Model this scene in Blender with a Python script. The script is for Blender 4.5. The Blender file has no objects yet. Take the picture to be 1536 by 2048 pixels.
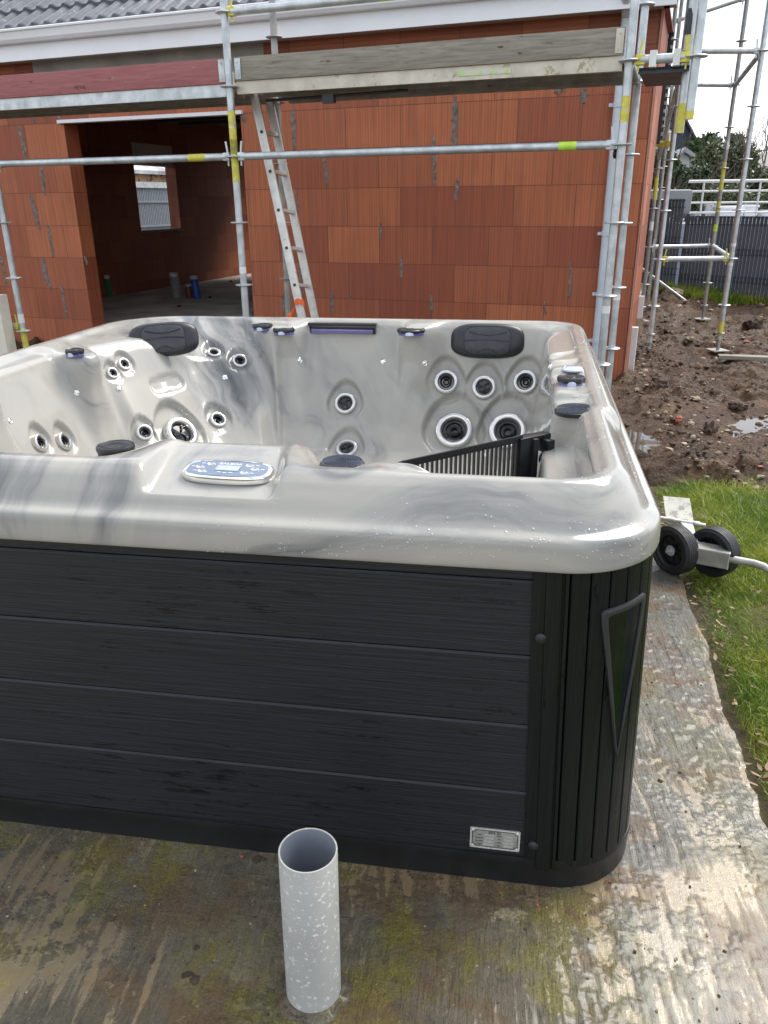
import bpy, bmesh, math, random
import numpy as np
from mathutils import Vector, Matrix
from mathutils.bvhtree import BVHTree
R=math.radians
S=bpy.context.scene; COL=S.collection
random.seed(7); RNG=np.random.default_rng(7)

# ------------------------------------------------------------ camera
F=1560.0; TH=math.atan(620/F); YAW=R(9.3); ROLL=.009; CAMZ=1.45
fw=Vector((-math.sin(YAW)*math.cos(TH), math.cos(YAW)*math.cos(TH), -math.sin(TH)))
r0=fw.cross(Vector((0,0,1))).normalized(); u0=r0.cross(fw)
cr_,sr_=math.cos(ROLL),math.sin(ROLL)
RX=cr_*r0-sr_*u0; UX=cr_*u0+sr_*r0
CP=Vector((0,0,CAMZ))
cd=bpy.data.cameras.new('camera'); cam=bpy.data.objects.new('camera',cd); COL.objects.link(cam)
mw=Matrix(((RX.x,UX.x,-fw.x,0),(RX.y,UX.y,-fw.y,0),(RX.z,UX.z,-fw.z,CAMZ),(0,0,0,1)))
cam.matrix_world=mw
cd.sensor_fit='VERTICAL'; cd.sensor_height=36; cd.lens=F/2048*36; cd.clip_start=.02; cd.clip_end=2000
S.camera=cam
def ray(x,y): return (x-768)/F*RX-(y-1024)/F*UX+fw
def atz(x,y,z): d=ray(x,y); return CP+d*((z-CAMZ)/d.z)
def atpl(x,y,p,n): d=ray(x,y); return CP+d*((Vector(p)-CP).dot(n)/d.dot(n))
HA=R(11.3); HXv=Vector((math.cos(HA),-math.sin(HA),0)); HYv=Vector((math.sin(HA),math.cos(HA),0))
def hw(a,b,z): return HXv*a+HYv*b+Vector((0,0,z))
def hpx(x,y,b):      # pixel on the vertical plane b of the house frame -> (a,z)
    p=atpl(x,y,hw(0,b,CAMZ),HYv); return (p.dot(HXv),p.z)

# ------------------------------------------------------------ world and sun
SUN_EL=R(52); SUN_AZ=R(42)      # azimuth clockwise from +Y
w=bpy.data.worlds.new('World'); S.world=w; w.use_nodes=True
nt=w.node_tree; nt.nodes.clear(); N=nt.nodes.new; L=nt.links.new
out=N('ShaderNodeOutputWorld'); bg=N('ShaderNodeBackground'); bg.inputs[1].default_value=.1
sky=N('ShaderNodeTexSky'); sky.sky_type='NISHITA'; sky.sun_disc=False; sky.sun_elevation=SUN_EL; sky.sun_rotation=SUN_AZ
tc=N('ShaderNodeTexCoord'); mp=N('ShaderNodeMapping'); mp.inputs['Scale'].default_value=(1,1,2.2); mp.inputs['Location'].default_value=(.35,.1,.0)
n1=N('ShaderNodeTexNoise'); n1.inputs['Scale'].default_value=2.3; n1.inputs['Detail'].default_value=7; n1.inputs['Roughness'].default_value=.55; n1.inputs['Distortion'].default_value=.4
rp=N('ShaderNodeValToRGB'); rp.color_ramp.elements[0].position=.36; rp.color_ramp.elements[1].position=.56
rp.color_ramp.elements[0].color=(.15,.15,.15,1)
n2=N('ShaderNodeTexNoise'); n2.inputs['Scale'].default_value=3.1; n2.inputs['Detail'].default_value=5
r2=N('ShaderNodeValToRGB'); r2.color_ramp.elements[0].position=.35; r2.color_ramp.elements[1].position=.62
r2.color_ramp.elements[0].color=(4.8,5.6,6.8,1); r2.color_ramp.elements[1].color=(11.5,11.6,11.8,1)
mx=N('ShaderNodeMixRGB')
L(tc.outputs['Generated'],mp.inputs[0]); L(mp.outputs[0],n1.inputs['Vector']); L(mp.outputs[0],n2.inputs['Vector'])
L(n1.outputs[0],rp.inputs[0]); L(n2.outputs[0],r2.inputs[0]); L(rp.outputs[0],mx.inputs[0]); L(sky.outputs[0],mx.inputs[1]); L(r2.outputs[0],mx.inputs[2])
L(mx.outputs[0],bg.inputs[0]); L(bg.outputs[0],out.inputs[0])
sl=bpy.data.lights.new('sun','SUN'); sl.energy=2.4; sl.angle=R(34); sl.color=(1,.95,.87)
so=bpy.data.objects.new('sun',sl); COL.objects.link(so)
sd=Vector((math.sin(SUN_AZ)*math.cos(SUN_EL),math.cos(SUN_AZ)*math.cos(SUN_EL),math.sin(SUN_EL)))
so.rotation_euler=sd.to_track_quat('Z','Y').to_euler(); so.location=(3,-3,8)
S.view_settings.view_transform='Standard'; S.view_settings.look='None'; S.view_settings.exposure=.93; S.view_settings.gamma=1
S.render.engine='CYCLES'
try: S.cycles.max_bounces=8; S.cycles.glossy_bounces=4
except Exception: pass

# ------------------------------------------------------------ helpers
class MB:
    def __init__(s): s.v=[]; s.f=[]; s.m=[]
    def add(s,V,Fs,mi=0):
        o=len(s.v); s.v+= [tuple(map(float,p)) for p in V]
        s.f+=[tuple(i+o for i in f) for f in Fs]; s.m+=[mi]*len(Fs); return s
    def map(s,fn): s.v=[tuple(fn(*p)) for p in s.v]; return s
    def box(s,c,h,mi=0,M=None,bev=0):
        x,y,z=h
        if bev>0:
            b=min(bev,x*.9,y*.9,z*.9); V=[];Fs=[]
            bm=bmesh.new(); bmesh.ops.create_cube(bm,size=1)
            for v in bm.verts: v.co=Vector((v.co.x*2*x,v.co.y*2*y,v.co.z*2*z))
            bmesh.ops.bevel(bm,geom=bm.edges[:],offset=b,segments=2,affect='EDGES',profile=.6)
            bm.verts.index_update(); V=[v.co.copy() for v in bm.verts]; Fs=[[v.index for v in f.verts] for f in bm.faces]; bm.free()
        else:
            V=[Vector((i*x,j*y,k*z)) for i in(-1,1) for j in(-1,1) for k in(-1,1)]
            Fs=[(0,1,3,2),(4,6,7,5),(0,4,5,1),(2,3,7,6),(0,2,6,4),(1,5,7,3)]
        if M is not None: V=[M@p for p in V]
        c=Vector(c); return s.add([p+c for p in V],Fs,mi)
    def tube(s,pts,r,n=12,mi=0,caps=True):
        pts=[Vector(p) for p in pts]; rs=r if isinstance(r,(list,tuple)) else [r]*len(pts)
        V=[];Fs=[]; up=None
        for i,p in enumerate(pts):
            t=(pts[min(i+1,len(pts)-1)]-pts[max(i-1,0)]).normalized()
            if up is None: up=Vector((0,0,1)) if abs(t.z)<.9 else Vector((1,0,0))
            a=t.cross(up).normalized(); b=a.cross(t); up=b
            for k in range(n):
                q=2*math.pi*k/n; V.append(p+(a*math.cos(q)+b*math.sin(q))*rs[i])
        for i in range(len(pts)-1):
            for k in range(n): Fs.append((i*n+k,i*n+(k+1)%n,(i+1)*n+(k+1)%n,(i+1)*n+k))
        if caps:
            Fs.append(tuple(range(n))[::-1]); Fs.append(tuple((len(pts)-1)*n+k for k in range(n)))
        return s.add(V,Fs,mi)
    def lathe(s,prof,c=(0,0,0),ax=(0,0,1),n=24,mi=0,sc=(1,1),up=None,close=False):
        ax=Vector(ax).normalized(); q=ax.to_track_quat('Z','Y').to_matrix() if up is None else frame(ax,up)
        c=Vector(c); V=[];Fs=[]
        for (r,h) in prof:
            for k in range(n):
                t=2*math.pi*k/n; V.append(c+q@Vector((r*math.cos(t)*sc[0],r*math.sin(t)*sc[1],h)))
        m=len(prof)
        for i in range(m-1):
            for k in range(n): Fs.append((i*n+k,i*n+(k+1)%n,(i+1)*n+(k+1)%n,(i+1)*n+k))
        if prof[0][0]>1e-6 and close: Fs.append(tuple(range(n))[::-1])
        if prof[-1][0]>1e-6 and close: Fs.append(tuple((m-1)*n+k for k in range(n)))
        return s.add(V,Fs,mi)
    def prism(s,poly,z0,z1,mi=0):   # poly xy list
        n=len(poly); V=[(x,y,z0) for x,y in poly]+[(x,y,z1) for x,y in poly]
        Fs=[tuple(range(n))[::-1],tuple(range(n,2*n))]+[(i,(i+1)%n,(i+1)%n+n,i+n) for i in range(n)]
        return s.add(V,Fs,mi)
    def grid(s,P,mi=0,wrap=False):   # P: nu x nv x 3
        nu,nv=P.shape[:2]; o=len(s.v); s.v+=[tuple(p) for p in P.reshape(-1,3).tolist()]
        for i in range(nu if wrap else nu-1):
            j=(i+1)%nu
            for k in range(nv-1): s.f.append((o+i*nv+k,o+j*nv+k,o+j*nv+k+1,o+i*nv+k+1)); s.m.append(mi)
        return s
def frame(n,up):
    n=Vector(n).normalized(); up=Vector(up); x=up.cross(n).normalized(); y=n.cross(x)
    return Matrix((x,y,n)).transposed()
def obj(name,mb,mat,parent=None,smooth=None,kind=None,label=None,ang=40):
    me=bpy.data.meshes.new(name); V=mb.v
    if parent is not None:
        iv=WM[parent.name].inverted(); V=[iv@Vector(p) for p in V]
    me.from_pydata(V,[],mb.f); 
    mats=mat if isinstance(mat,(list,tuple)) else [mat]
    for m in mats: me.materials.append(m)
    if len(mats)>1: me.polygons.foreach_set('material_index',mb.m)
    me.validate(); me.update()
    if smooth is None: smooth=True
    if smooth:
        me.polygons.foreach_set('use_smooth',[True]*len(me.polygons))
        try: me.set_sharp_from_angle(angle=R(ang))
        except Exception: pass
    o=bpy.data.objects.new(name,me); COL.objects.link(o)
    if parent is not None:
        o.parent=parent; WM[o.name]=WM[parent.name]
    else: WM[o.name]=Matrix.Identity(4)
    if kind: o['kind']=kind
    if label: o['label']=label
    return o
WM={}
def thing(name,label,cat,loc=(0,0,0),rz=0,group=None):
    o=bpy.data.objects.new(name,None); COL.objects.link(o); o.empty_display_size=.1
    o.location=loc; o.rotation_euler=(0,0,rz); WM[o.name]=Matrix.Translation(Vector(loc))@Matrix.Rotation(rz,4,'Z')
    o['label']=label; o['category']=cat
    if group: o['group']=group
    return o
def solo(name,mb,mat,label,cat,loc,group=None,**k):   # single-mesh thing with its origin at loc
    iv=Vector(loc); mb.v=[tuple(Vector(p)-iv) for p in mb.v]
    o=obj(name,mb,mat,None,**k); o.location=loc; WM[o.name]=Matrix.Translation(iv); o['label']=label; o['category']=cat
    if group: o['group']=group
    return o
def text(name,body,size,M,mat,parent,ext=.0004,align='CENTER'):
    cu=bpy.data.curves.new(name,'FONT'); cu.body=body; cu.size=size; cu.extrude=ext; cu.align_x=align; cu.align_y='CENTER'
    t=bpy.data.objects.new(name+'_c',cu); COL.objects.link(t)
    bpy.context.view_layer.update()
    me=bpy.data.meshes.new_from_object(t.evaluated_get(bpy.context.evaluated_depsgraph_get()))
    bpy.data.objects.remove(t); bpy.data.curves.remove(cu)
    mb=MB(); mb.add([M@v.co for v in me.vertices],[tuple(p.vertices) for p in me.polygons]); bpy.data.meshes.remove(me)
    return obj(name,mb,mat,parent,smooth=False)
def sst(x,a,b):
    t=np.clip((np.asarray(x,float)-a)/(b-a),0,1); return t*t*(3-2*t)
_perm=RNG.random((64,64))
def vnoise(x,y):
    xi=np.floor(x).astype(int); yi=np.floor(y).astype(int); fx=x-xi; fy=y-yi
    fx=fx*fx*(3-2*fx); fy=fy*fy*(3-2*fy); g=lambda i,j:_perm[(i)%64,(j)%64]
    return (g(xi,yi)*(1-fx)+g(xi+1,yi)*fx)*(1-fy)+(g(xi,yi+1)*(1-fx)+g(xi+1,yi+1)*fx)*fy
def fbm(x,y,o=5,l=2.1,g=.5):
    s=0;a=1;t=0
    for i in range(o): s=s+a*vnoise(x+i*17.3,y+i*9.1); t+=a; a*=g; x=x*l;y=y*l
    return s/t-.5

# ------------------------------------------------------------ materials
def mat(name):
    m=bpy.data.materials.new(name); m.use_nodes=True; t=m.node_tree; b=t.nodes['Principled BSDF']; return m,t,b
def nd(t,k,**a):
    n=t.nodes.new(k)
    for q,v in a.items():
        if q.startswith('i_'): n.inputs[q[2:].replace('_',' ')].default_value=v
        else: setattr(n,q,v)
    return n
def ramp(t,fac,stops):
    n=t.nodes.new('ShaderNodeValToRGB'); e=n.color_ramp.elements
    while len(e)<len(stops): e.new(.5)
    for i,(p,c) in enumerate(stops):
        e[i].position=p; e[i].color=(*c,1) if len(c)==3 else c
    t.links.new(fac,n.inputs[0]); return n.outputs[0]
def coords(t,scale=(1,1,1),rot=(0,0,0),loc=(0,0,0)):
    c=nd(t,'ShaderNodeTexCoord'); m=nd(t,'ShaderNodeMapping'); m.inputs['Scale'].default_value=scale; m.inputs['Rotation'].default_value=rot; m.inputs['Location'].default_value=loc
    t.links.new(c.outputs['Object'],m.inputs[0]); return m.outputs[0]
def noise(t,vec,scale,detail=5,rough=.55,dist=0):
    n=nd(t,'ShaderNodeTexNoise'); n.inputs['Scale'].default_value=scale; n.inputs['Detail'].default_value=detail; n.inputs['Roughness'].default_value=rough; n.inputs['Distortion'].default_value=dist
    t.links.new(vec,n.inputs['Vector']); return n.outputs[0]
def mix(t,f,a,b,mode='MIX'):
    n=nd(t,'ShaderNodeMixRGB',blend_type=mode)
    for i,v in enumerate((f,a,b)):
        if hasattr(v,'is_linked') or hasattr(v,'links'): t.links.new(v,n.inputs[i])
        elif isinstance(v,(int,float)): n.inputs[i].default_value=v if i==0 else (v,v,v,1)
        else: n.inputs[i].default_value=(*v,1)
    return n.outputs[0]
def mth(t,op,a,b=None,clamp=False):
    n=nd(t,'ShaderNodeMath',operation=op,use_clamp=clamp)
    for i,v in enumerate((a,b)):
        if v is None: continue
        if isinstance(v,(int,float)): n.inputs[i].default_value=v
        else: t.links.new(v,n.inputs[i])
    return n.outputs[0]
def bump(t,b,h,strength=.3,dist=.01,prev=None):
    n=nd(t,'ShaderNodeBump'); n.inputs['Strength'].default_value=strength; n.inputs['Distance'].default_value=dist
    t.links.new(h,n.inputs['Height'])
    if prev is not None: t.links.new(prev,n.inputs['Normal'])
    t.links.new(n.outputs[0],b.inputs['Normal']); return n.outputs[0]
def simple(name,col,rough=.5,metal=0,var=.15,sc=20,bmp=0,coat=0,spots=None):
    m,t,b=mat(name); v=coords(t)
    n=noise(t,v,sc,5); lo=tuple(c*(1-var) for c in col); hi=tuple(min(1,c*(1+var)) for c in col)
    c=ramp(t,n,[(.3,lo),(.7,hi)])
    if spots:
        n3=noise(t,v,spots[0],4,.7); f=ramp(t,n3,[(spots[1],(0,0,0)),(spots[1]+.06,(1,1,1))]); c=mix(t,f,c,spots[2])
    t.links.new(c,b.inputs['Base Color']); b.inputs['Metallic'].default_value=metal
    rr=ramp(t,noise(t,v,sc*1.7,4),[(.3,(max(0,rough-.08),)*3),(.7,(min(1,rough+.08),)*3)]); t.links.new(rr,b.inputs['Roughness'])
    if coat: b.inputs['Coat Weight'].default_value=coat; b.inputs['Coat Roughness'].default_value=.05
    if bmp: bump(t,b,noise(t,v,sc*3,4),bmp,.005)
    return m
M={}
M['black']=simple('black_plastic',(.012,.012,.014),.35,var=.3,sc=60)
M['pillow']=simple('black_foam',(.016,.017,.02),.38,var=.2,sc=30)
M['pad']=simple('charcoal_pad',(.034,.036,.042),.45,var=.2,sc=30)
M['gloss']=simple('black_gloss',(.01,.01,.014),.12,var=.2)
M['rubber']=simple('rubber',(.02,.02,.023),.6,var=.3,sc=40,bmp=.2,spots=(28,.68,(.09,.08,.07)))
M['chrome']=simple('chrome',(.82,.81,.79),.09,1,var=.05)
M['whitejet']=simple('pale_jet_ring',(.60,.59,.565),.16,.75,var=.05,coat=.5)
M['galv']=simple('galvanised_steel',(.52,.55,.56),.42,.55,var=.22,sc=14,bmp=.08,spots=(40,.66,(.72,.72,.70)))
M['galvold']=simple('weathered_galvanised_steel',(.34,.33,.31),.5,.45,var=.25,sc=12,bmp=.08,spots=(30,.64,(.2,.15,.11)))
M['yellow']=simple('yellow_paint',(.62,.56,.07),.5,var=.2,sc=25,spots=(30,.56,(.42,.42,.38)))
M['lime']=simple('lime_paint',(.5,.72,.08),.5,var=.15,sc=25)
M['alu']=simple('aluminium',(.62,.60,.56),.42,.5,var=.12,sc=18,spots=(16,.64,(.35,.33,.28)))
M['dkalu']=simple('stained_aluminium_beam',(.56,.52,.43),.5,.3,var=.18,sc=9,spots=(11,.6,(.36,.31,.18)))
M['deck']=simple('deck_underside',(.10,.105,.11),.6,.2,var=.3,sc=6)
M['pvc']=simple('white_painted_aluminium',(.80,.81,.83),.35,var=.04,sc=3)
M['soffit']=simple('soffit',(.42,.42,.42),.6,var=.08)
M['downpipe']=simple('pale_grey_downpipe',(.55,.60,.66),.4,var=.08,sc=6)
M['tile']=simple('slate_grey_roof_tile',(.12,.125,.14),.35,var=.28,sc=5,spots=(14,.62,(.25,.26,.28)))
M['cream']=simple('cream_post',(.72,.68,.56),.6,var=.06)
M['orange']=simple('orange_tape',(.9,.16,.03),.5,var=.1); M['white']=simple('white_paint',(.78,.78,.76),.5,var=.05)
M['cylwhite']=simple('matt_white',(.7,.7,.68),.5,var=.1)
M['tan']=simple('beige_box',(.8,.76,.68),.7,var=.1)
M['skid']=simple('black_spa_base',(.007,.008,.009),.5,var=.35,sc=9,spots=(22,.7,(.05,.05,.05)))
M['trim']=simple('dark_green_black_trim',(.014,.018,.018),.5,var=.3,sc=40)
M['blue']=simple('blue_plastic',(.03,.12,.5),.4); M['green']=simple('green_plastic',(.02,.2,.07),.4); M['redbrown']=simple('redbrown_can',(.2,.05,.03),.4)
M['greycover']=simple('grey_tarpaulin',(.30,.31,.33),.6,var=.12,sc=3)
M['slate']=simple('dark_slate_roof',(.035,.045,.065),.5,var=.2,sc=2)
M['render']=simple('white_render',(.72,.72,.71),.7,var=.05,sc=2)
M['leaf']=simple('dark_leaf',(.05,.085,.03),.42,var=.5,sc=4); M['leaf2']=simple('olive_leaf',(.09,.11,.045),.42,var=.5,sc=5)
M['bark']=simple('bark',(.10,.08,.06),.8,var=.3)
M['led']=None

def m_acrylic():
    m,t,b=mat('marbled_acrylic'); L=t.links.new
    c=nd(t,'ShaderNodeTexCoord').outputs['Object']; sx=nd(t,'ShaderNodeSeparateXYZ'); L(c,sx.inputs[0])
    # warp
    wn=nd(t,'ShaderNodeTexNoise'); wn.inputs['Scale'].default_value=2.2; wn.inputs['Detail'].default_value=3; L(c,wn.inputs['Vector'])
    sub=nd(t,'ShaderNodeVectorMath',operation='SUBTRACT'); L(wn.outputs['Color'],sub.inputs[0]); sub.inputs[1].default_value=(.5,.5,.5)
    scl=nd(t,'ShaderNodeVectorMath',operation='SCALE'); L(sub.outputs[0],scl.inputs[0]); scl.inputs['Scale'].default_value=.28
    wv=nd(t,'ShaderNodeVectorMath',operation='ADD'); L(c,wv.inputs[0]); L(scl.outputs[0],wv.inputs[1])
    def st(scale,rot,sc,det=6):
        m0=nd(t,'ShaderNodeMapping'); m0.inputs['Rotation'].default_value=rot; L(wv.outputs[0],m0.inputs[0]); mp=nd(t,'ShaderNodeMapping'); mp.inputs['Scale'].default_value=scale; L(m0.outputs[0],mp.inputs[0]); return noise(t,mp.outputs[0],sc,det,.6,.25)
    A=st((8,.9,1.0),(0,0,0),1.25)         # streaks that run down / back
    B=st((.9,3.6,11),(0,R(5),0),1.15)       # streaks that run along the front
    C=st((9,2.2,1.1),(0,R(40),0),1.25)   # flowing diagonals at the back
    def gx(i,lo,hi): 
        n=nd(t,'ShaderNodeMapRange'); n.interpolation_type='SMOOTHSTEP'; n.inputs[1].default_value=lo; n.inputs[2].default_value=hi; L(sx.outputs[i],n.inputs[0]); return n.outputs[0]
    # object origin = spa centre of the base, x to the right, y to the back
    fr=mth(t,'MULTIPLY',gx(0,-.02,.28),mth(t,'SUBTRACT',1.0,gx(1,-.75,-.55)))
    ab=mix(t,fr,A,B); bk=gx(1,-.2,.2); p=mix(t,bk,ab,C)
    # where the dark pigment gathers: left front, back left corner
    dl=mth(t,'MULTIPLY',mth(t,'SUBTRACT',1.0,gx(0,-.05,.38)),mth(t,'SUBTRACT',1.0,gx(1,-.8,-.4)))
    sub2=nd(t,'ShaderNodeVectorMath',operation='DISTANCE'); L(wv.outputs[0],sub2.inputs[0]); sub2.inputs[1].default_value=(-.55,.85,.78)
    n=nd(t,'ShaderNodeMapRange'); n.interpolation_type='SMOOTHSTEP'; n.inputs[1].default_value=.55; n.inputs[2].default_value=.1; L(sub2.outputs['Value'],n.inputs[0])
    big=noise(t,c,1.3,2)
    off=mth(t,'ADD',mth(t,'MULTIPLY',dl,.075),mth(t,'MULTIPLY',n.outputs[0],.17))
    off=mth(t,'ADD',off,mth(t,'MULTIPLY',mth(t,'SUBTRACT',big,.55),.22)); off=mth(t,'ADD',off,mth(t,'MULTIPLY',fr,.04))
    q=mth(t,'SUBTRACT',p,off); q=mth(t,'ADD',q,mth(t,'MULTIPLY',mth(t,'MULTIPLY',gx(0,-.42,-.22),bk),.085))
    col=ramp(t,q,[(.18,(.06,.068,.072)),(.30,(.175,.18,.178)),(.39,(.27,.268,.255)),(.46,(.338,.328,.302)),(.62,(.382,.366,.328))])
    L(col,b.inputs['Base Color']); b.inputs['Roughness'].default_value=.16
    b.inputs['Specular IOR Level'].default_value=.2; b.inputs['Coat Weight'].default_value=.6; b.inputs['Coat Roughness'].default_value=.03; b.inputs['Coat IOR'].default_value=1.42
    return m
M['acrylic']=m_acrylic()

def m_plank(name,rot=False):
    m,t,b=mat(name); L=t.links.new
    v=coords(t,(1.2,1.2,60) if not rot else (70,70,1.2)); g=noise(t,v,3.0,6,.65)
    v2=coords(t); big=noise(t,v2,3,4)
    base=ramp(t,g,[(.3,(.007,.008,.0105)),(.7,(.019,.022,.0265))]) if not rot else ramp(t,g,[(.3,(.003,.005,.0048)),(.7,(.009,.0125,.0120))])
    # wet streaks
    vs=coords(t,(1.6,1.6,14) if not rot else (9,9,2)); wn=noise(t,vs,4.5,7,.8); wn=mth(t,'ADD',wn,mth(t,'MULTIPLY',mth(t,'SUBTRACT',noise(t,coords(t,(1,1,1.5)),3.2,3),.5),.35)); wet=ramp(t,wn,[(.60,(0,0,0)),(.63,(1,1,1))])
    c=mix(t,wet,base,(.0018,.002,.003)); L(c,b.inputs['Base Color'])
    ro=mix(t,wet,ramp(t,big,[(.3,(.36,)*3),(.7,(.5,)*3)]),(.2,.2,.2)); L(ro,b.inputs['Roughness'])
    b.inputs['Specular IOR Level'].default_value=.38 if not rot else .26; bump(t,b,g,.55,.004)
    return m
M['plank']=m_plank('dark_grey_composite_plank'); M['slat']=m_plank('green_black_slat',True)

def m_brick(name,horiz=False,dark=1.0):
    m,t,b=mat(name); L=t.links.new
    c=nd(t,'ShaderNodeTexCoord'); sx=nd(t,'ShaderNodeSeparateXYZ'); L(c.outputs['Object'],sx.inputs[0])
    al=mth(t,'ADD',sx.outputs[0],sx.outputs[1])   # along the wall (each wall runs along one axis)
    cb=nd(t,'ShaderNodeCombineXYZ'); L(mth(t,'SUBTRACT',al,.293),cb.inputs[0]); L(mth(t,'ADD',sx.outputs[2],.019),cb.inputs[1])
    br=nd(t,'ShaderNodeTexBrick'); br.offset=.6; br.inputs['Scale'].default_value=1; br.inputs['Brick Width'].default_value=.5; br.inputs['Row Height'].default_value=.317
    br.inputs['Mortar Size'].default_value=.0032; br.inputs['Mortar Smooth'].default_value=.3; br.inputs['Bias'].default_value=0
    br.inputs['Color1'].default_value=(0,0,0,1); br.inputs['Color2'].default_value=(1,1,1,1); br.inputs['Mortar'].default_value=(.5,.5,.5,1)
    L(cb.outputs[0],br.inputs['Vector'])
    v=coords(t); big=noise(t,v,1.1,4,.6); 
    ribv=nd(t,'ShaderNodeCombineXYZ'); 
    if horiz: L(sx.outputs[2],ribv.inputs[0])
    else: L(al,ribv.inputs[0])
    wv=nd(t,'ShaderNodeTexWave'); wv.inputs['Scale'].default_value=13 if not horiz else 9; wv.inputs['Distortion'].default_value=.6; wv.inputs['Detail'].default_value=2; wv.inputs['Detail Scale'].default_value=.5
    L(ribv.outputs[0],wv.inputs['Vector'])
    vs=coords(t,(26,26,.7)) if not horiz else coords(t,(.7,.7,26)); st=noise(t,vs,1.5,5,.7)
    c1=mix(t,br.outputs['Color'],(.31*dark,.074*dark,.031*dark),(.56*dark,.175*dark,.066*dark))
    c2=mix(t,ramp(t,big,[(.4,(0,0,0)),(.75,(.7,.7,.7))]),c1,(.36*dark,.095*dark,.042*dark))
    c3=mix(t,mth(t,'MULTIPLY',ramp(t,st,[(.35,(1,1,1)),(.6,(0,0,0))]),.38),c2,(.10*dark,.03*dark,.02*dark))
    rib=ramp(t,wv.outputs[0],[(0,(1,1,1)),(.28,(0,0,0))])
    c4=mix(t,mth(t,'MULTIPLY',rib,.30),c3,(.13*dark,.033*dark,.02*dark))
    dust=ramp(t,noise(t,coords(t,(7,7,1.6)),1.6,5,.7),[(.66,(0,0,0)),(.8,(1,1,1))])
    c4=mix(t,mth(t,'MULTIPLY',dust,.35),c4,(.42,.30,.24))
    c5=mix(t,mth(t,'MULTIPLY',br.outputs['Fac'],.75),c4,(.07,.03,.022)); L(c5,b.inputs['Base Color'])
    b.inputs['Roughness'].default_value=.62
    h=mth(t,'SUBTRACT',mth(t,'MULTIPLY',wv.outputs[0],.5),mth(t,'MULTIPLY',br.outputs['Fac'],1.5)); bump(t,b,h,.35,.006)
    return m
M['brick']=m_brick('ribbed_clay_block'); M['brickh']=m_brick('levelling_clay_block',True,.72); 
M['smear']=simple('mortar_smear',(.20,.15,.13),.85,var=.45,sc=24,bmp=.5,spots=(22,.6,(.33,.29,.27)))
M['lintel']=simple('concrete_lintel',(.29,.275,.25),.8,var=.2,sc=4,bmp=.2,spots=(4,.62,(.42,.38,.30)))

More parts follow.
